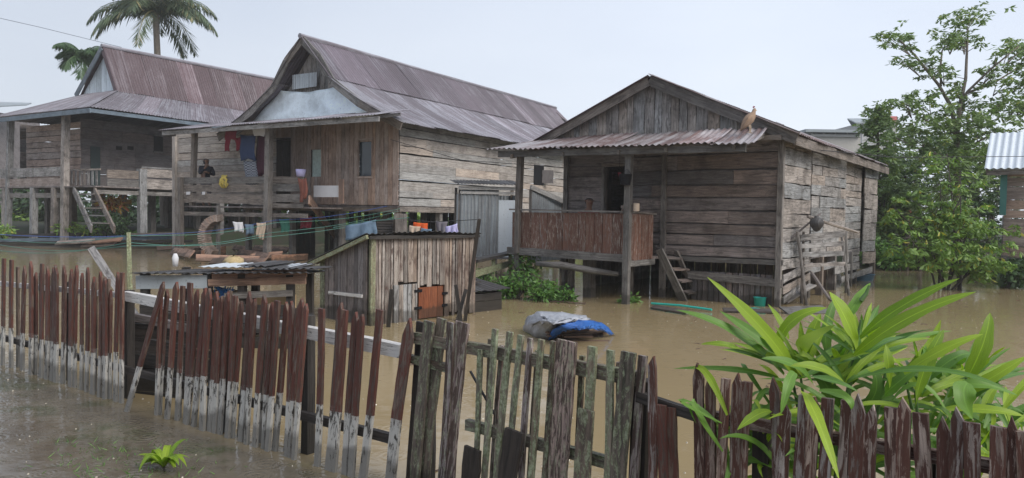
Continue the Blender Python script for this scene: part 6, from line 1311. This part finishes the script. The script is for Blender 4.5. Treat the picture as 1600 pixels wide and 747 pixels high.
# ================================================================== PEOPLE
def skin_mesh(name, chains, mat, par, sub=1):
    """chains: list of [(pos, r), ...]; all but the first start at a vertex index of an earlier vertex when given as int"""
    vs = []; es = []; rs = []
    for ch in chains:
        prev = None
        for q in ch:
            if isinstance(q, int): prev = q; continue
            vs.append(tuple(q[0])); rs.append(q[1])
            if prev is not None: es.append((prev, len(vs)-1))
            prev = len(vs)-1
    me = bpy.data.meshes.new(name); me.from_pydata(vs, es, []); o = bpy.data.objects.new(name, me); C.objects.link(o)
    sk = o.modifiers.new('skin', 'SKIN'); sk.use_smooth_shade = True
    for i, r in enumerate(rs):
        d = me.skin_vertices[0].data[i]; d.radius = (r, r) if not isinstance(r, tuple) else r; d.use_root = (i == 0)
    sb = o.modifiers.new('sub', 'SUBSURF'); sb.levels = sub; sb.render_levels = sub
    bpy.context.view_layer.update(); dg = bpy.context.evaluated_depsgraph_get(); me2 = bpy.data.meshes.new_from_object(o.evaluated_get(dg)); o.modifiers.clear(); o.data = me2
    me2.materials.clear(); me2.materials.append(mat); me2.name = name
    for p in me2.polygons: p.use_smooth = True
    if par: o.parent = par; o.matrix_parent_inverse = Matrix.Translation(-par.location)
    return o
def person(base, fwd, label, H, sitting, shirt, hood, handup=True):
    t = thing('person', label, 'person', base); f = V(fwd).normalized(); r = V((f.y, -f.x, 0)); s = H/1.7
    def P(x, y, z): return V(base)+r*(x*s)+f*(y*s)+V((0, 0, z*s))
    hz = .92 if not sitting else .42
    ty = lambda z: 0
    body = [[(P(0, 0, hz), .13*s), (P(0, .0, hz+.2), .12*s), (P(0, .0, hz+.42), .145*s), (P(0, .01, hz+.53), .06*s), (P(0, .03, hz+.60), .06*s)]]
    n0 = 5
    # head
    body.append([4, (P(0, .04, hz+.68), .085*s), (P(0, .04, hz+.77), .082*s)]); n0 += 2
    arms = []; hands = []
    for sd in (-1, 1):
        if handup and sd == 1: el = P(.25, .12, hz+.22); wr = P(.08, .25, hz+.46)
        elif handup: el = P(-.26, .10, hz+.2); wr = P(.02, .26, hz+.28)
        else: el = P(sd*.24, .06, hz+.2); wr = P(sd*.18, .25, hz+.10)
        body.append([2, (P(sd*.19, 0, hz+.45), .06*s), (el, .045*s), (wr, .032*s)]); hands.append((el, wr)); n0 += 3
        if sitting: kn = P(sd*.12, .42, hz+.02); an = P(sd*.12, .44, .06); to = P(sd*.12, .58, .03)
        else: kn = P(sd*.1, .02, .5); an = P(sd*.1, -.02, .08); to = P(sd*.11, .14, .03)
        body.append([0, (P(sd*.1, 0, hz-.06), .1*s), (kn, .065*s), (an, .045*s), (to, .035*s)]); n0 += 4
    # palms
    skin_mesh('body', body, M['skin'], t, 2)
    hm = MB()
    for (el, wr) in hands:
        d = (wr-el).normalized(); sd = d.cross(V((0, 0, 1))).normalized(); up = sd.cross(d)
        hm.tube([wr-d*.02, wr+d*.04*s, wr+d*.09*s], [.03*s, .04*s, .034*s], 8)
        for k_, (o_, L_) in enumerate(((-.027, .06), (-.009, .075), (.009, .07), (.027, .055))): a = wr+d*.085*s+sd*o_*s; hm.tube([a, a+d*L_*.5*s+up*.006, a+d*L_*.8*s-up*.025*s, a+d*L_*.75*s-up*.045*s], [.009*s, .009*s, .008*s, .006*s], 6)
        a = wr+d*.03*s+sd*.035*s; hm.tube([a, a+sd*.025*s+d*.02*s, a+sd*.03*s+d*.05*s], [.011*s, .01*s, .008*s], 6)
    hm.build('hands', M['skin'], t, smooth=True)
    # face
    fm = MB(); hc_ = P(0, .04, hz+.72); fm.lathe(hc_+f*.085*s-V((0, 0, .01)), [(.014*s, -.01), (.011*s, .018*s), (.002*s, .03*s)], 8, f); fm.build('nose', M['skin'], t, smooth=True)
    fm = MB()
    for sd in (-1, 1): fm.lathe(hc_+f*.078*s+r*sd*.032*s+V((0, 0, .018*s)), [(.012*s, -.004), (.009*s, .006), (.001, .009)], 8, f)
    fm.build('eyes', M['hair'], t); fm = MB(); fm.tube([hc_+f*.083*s-r*.024*s-V((0, 0, .048*s)), hc_+f*.092*s-V((0, 0, .045*s)), hc_+f*.083*s+r*.024*s-V((0, 0, .048*s))], .006*s, 5); fm.build('mouth', M['cloth_red'], t)
    fm = MB()
    for sd in (-1, 1): fm.lathe(hc_+r*sd*.088*s, [(.001, -.01), (.022*s, 0), (.02*s, .01), (.001, .015)], 8, r*sd)
    fm.build('ears', M['skin'], t, smooth=True)
    # clothes: skinned a little larger
    sh_ = [[(P(0, 0, hz-.04), .15*s), (P(0, 0, hz+.2), .14*s), (P(0, 0, hz+.42), .16*s), (P(0, .01, hz+.52), .085*s)]]
    for sd, (el, wr) in zip((-1, 1), hands): sh_.append([2, (P(sd*.195, 0, hz+.45), .075*s), (el, .06*s), (el.lerp(wr, .85), .045*s)])
    skin_mesh('shirt', sh_, shirt, t, 2)
    tz = [[(P(0, 0, hz), .145*s)]]
    for sd in (-1, 1):
        if sitting: kn = P(sd*.12, .42, hz+.02); an = P(sd*.12, .44, .12)
        else: kn = P(sd*.1, .02, .5); an = P(sd*.1, -.02, .14)
        tz.append([0, (P(sd*.1, 0, hz-.06), .11*s), (kn, .08*s), (an, .06*s)])
    skin_mesh('trousers', tz, M['cloth_grey'], t, 2)
    hr = [[(P(0, -.0, hz+.55 if hood else hz+.70), (.11 if hood else .088)*s), (P(0, -.005, hz+.70), (.11 if hood else .097)*s), (P(0, .0, hz+.79), (.100 if hood else .092)*s)]]
    skin_mesh('hood' if hood else 'hair', hr, shirt if hood else M['hair'], t, 2)
    return t
fu, fz_ = FB.px(322, 275, 1.15); person(FB.p(fu, zv-.01, 1.15), (CAM-FB.p(fu, 0, 1.15)).xy.to_3d()+V((9, 0, 0)), 'person in dark hooded top standing at the veranda rail with hand to mouth', 1.78, False, plain('black_blue_cloth', (.018, .02, .032), .9), True)
cu, cz = FC.px(920, 320, .55); person(FC.p(cu, zf-.03, .55), V((.2, -1, 0)), 'child with dark hair sitting behind the maroon porch panel', 1.75, True, plain('brown_pink_cloth', (.22, .09, .08), .9), False, False)
c = FC.p(cu, zf, .55-.0); m = MB(); m.box(c+V((0, .05, .16)), .35, .35, .32); tag(m.build('stool', M['dark']), 'low wooden box stool under the seated child on the porch', 'stool')
print('objects', len(bpy.data.objects), 'faces', sum(len(o.data.polygons) for o in bpy.data.objects if o.type == 'MESH'))
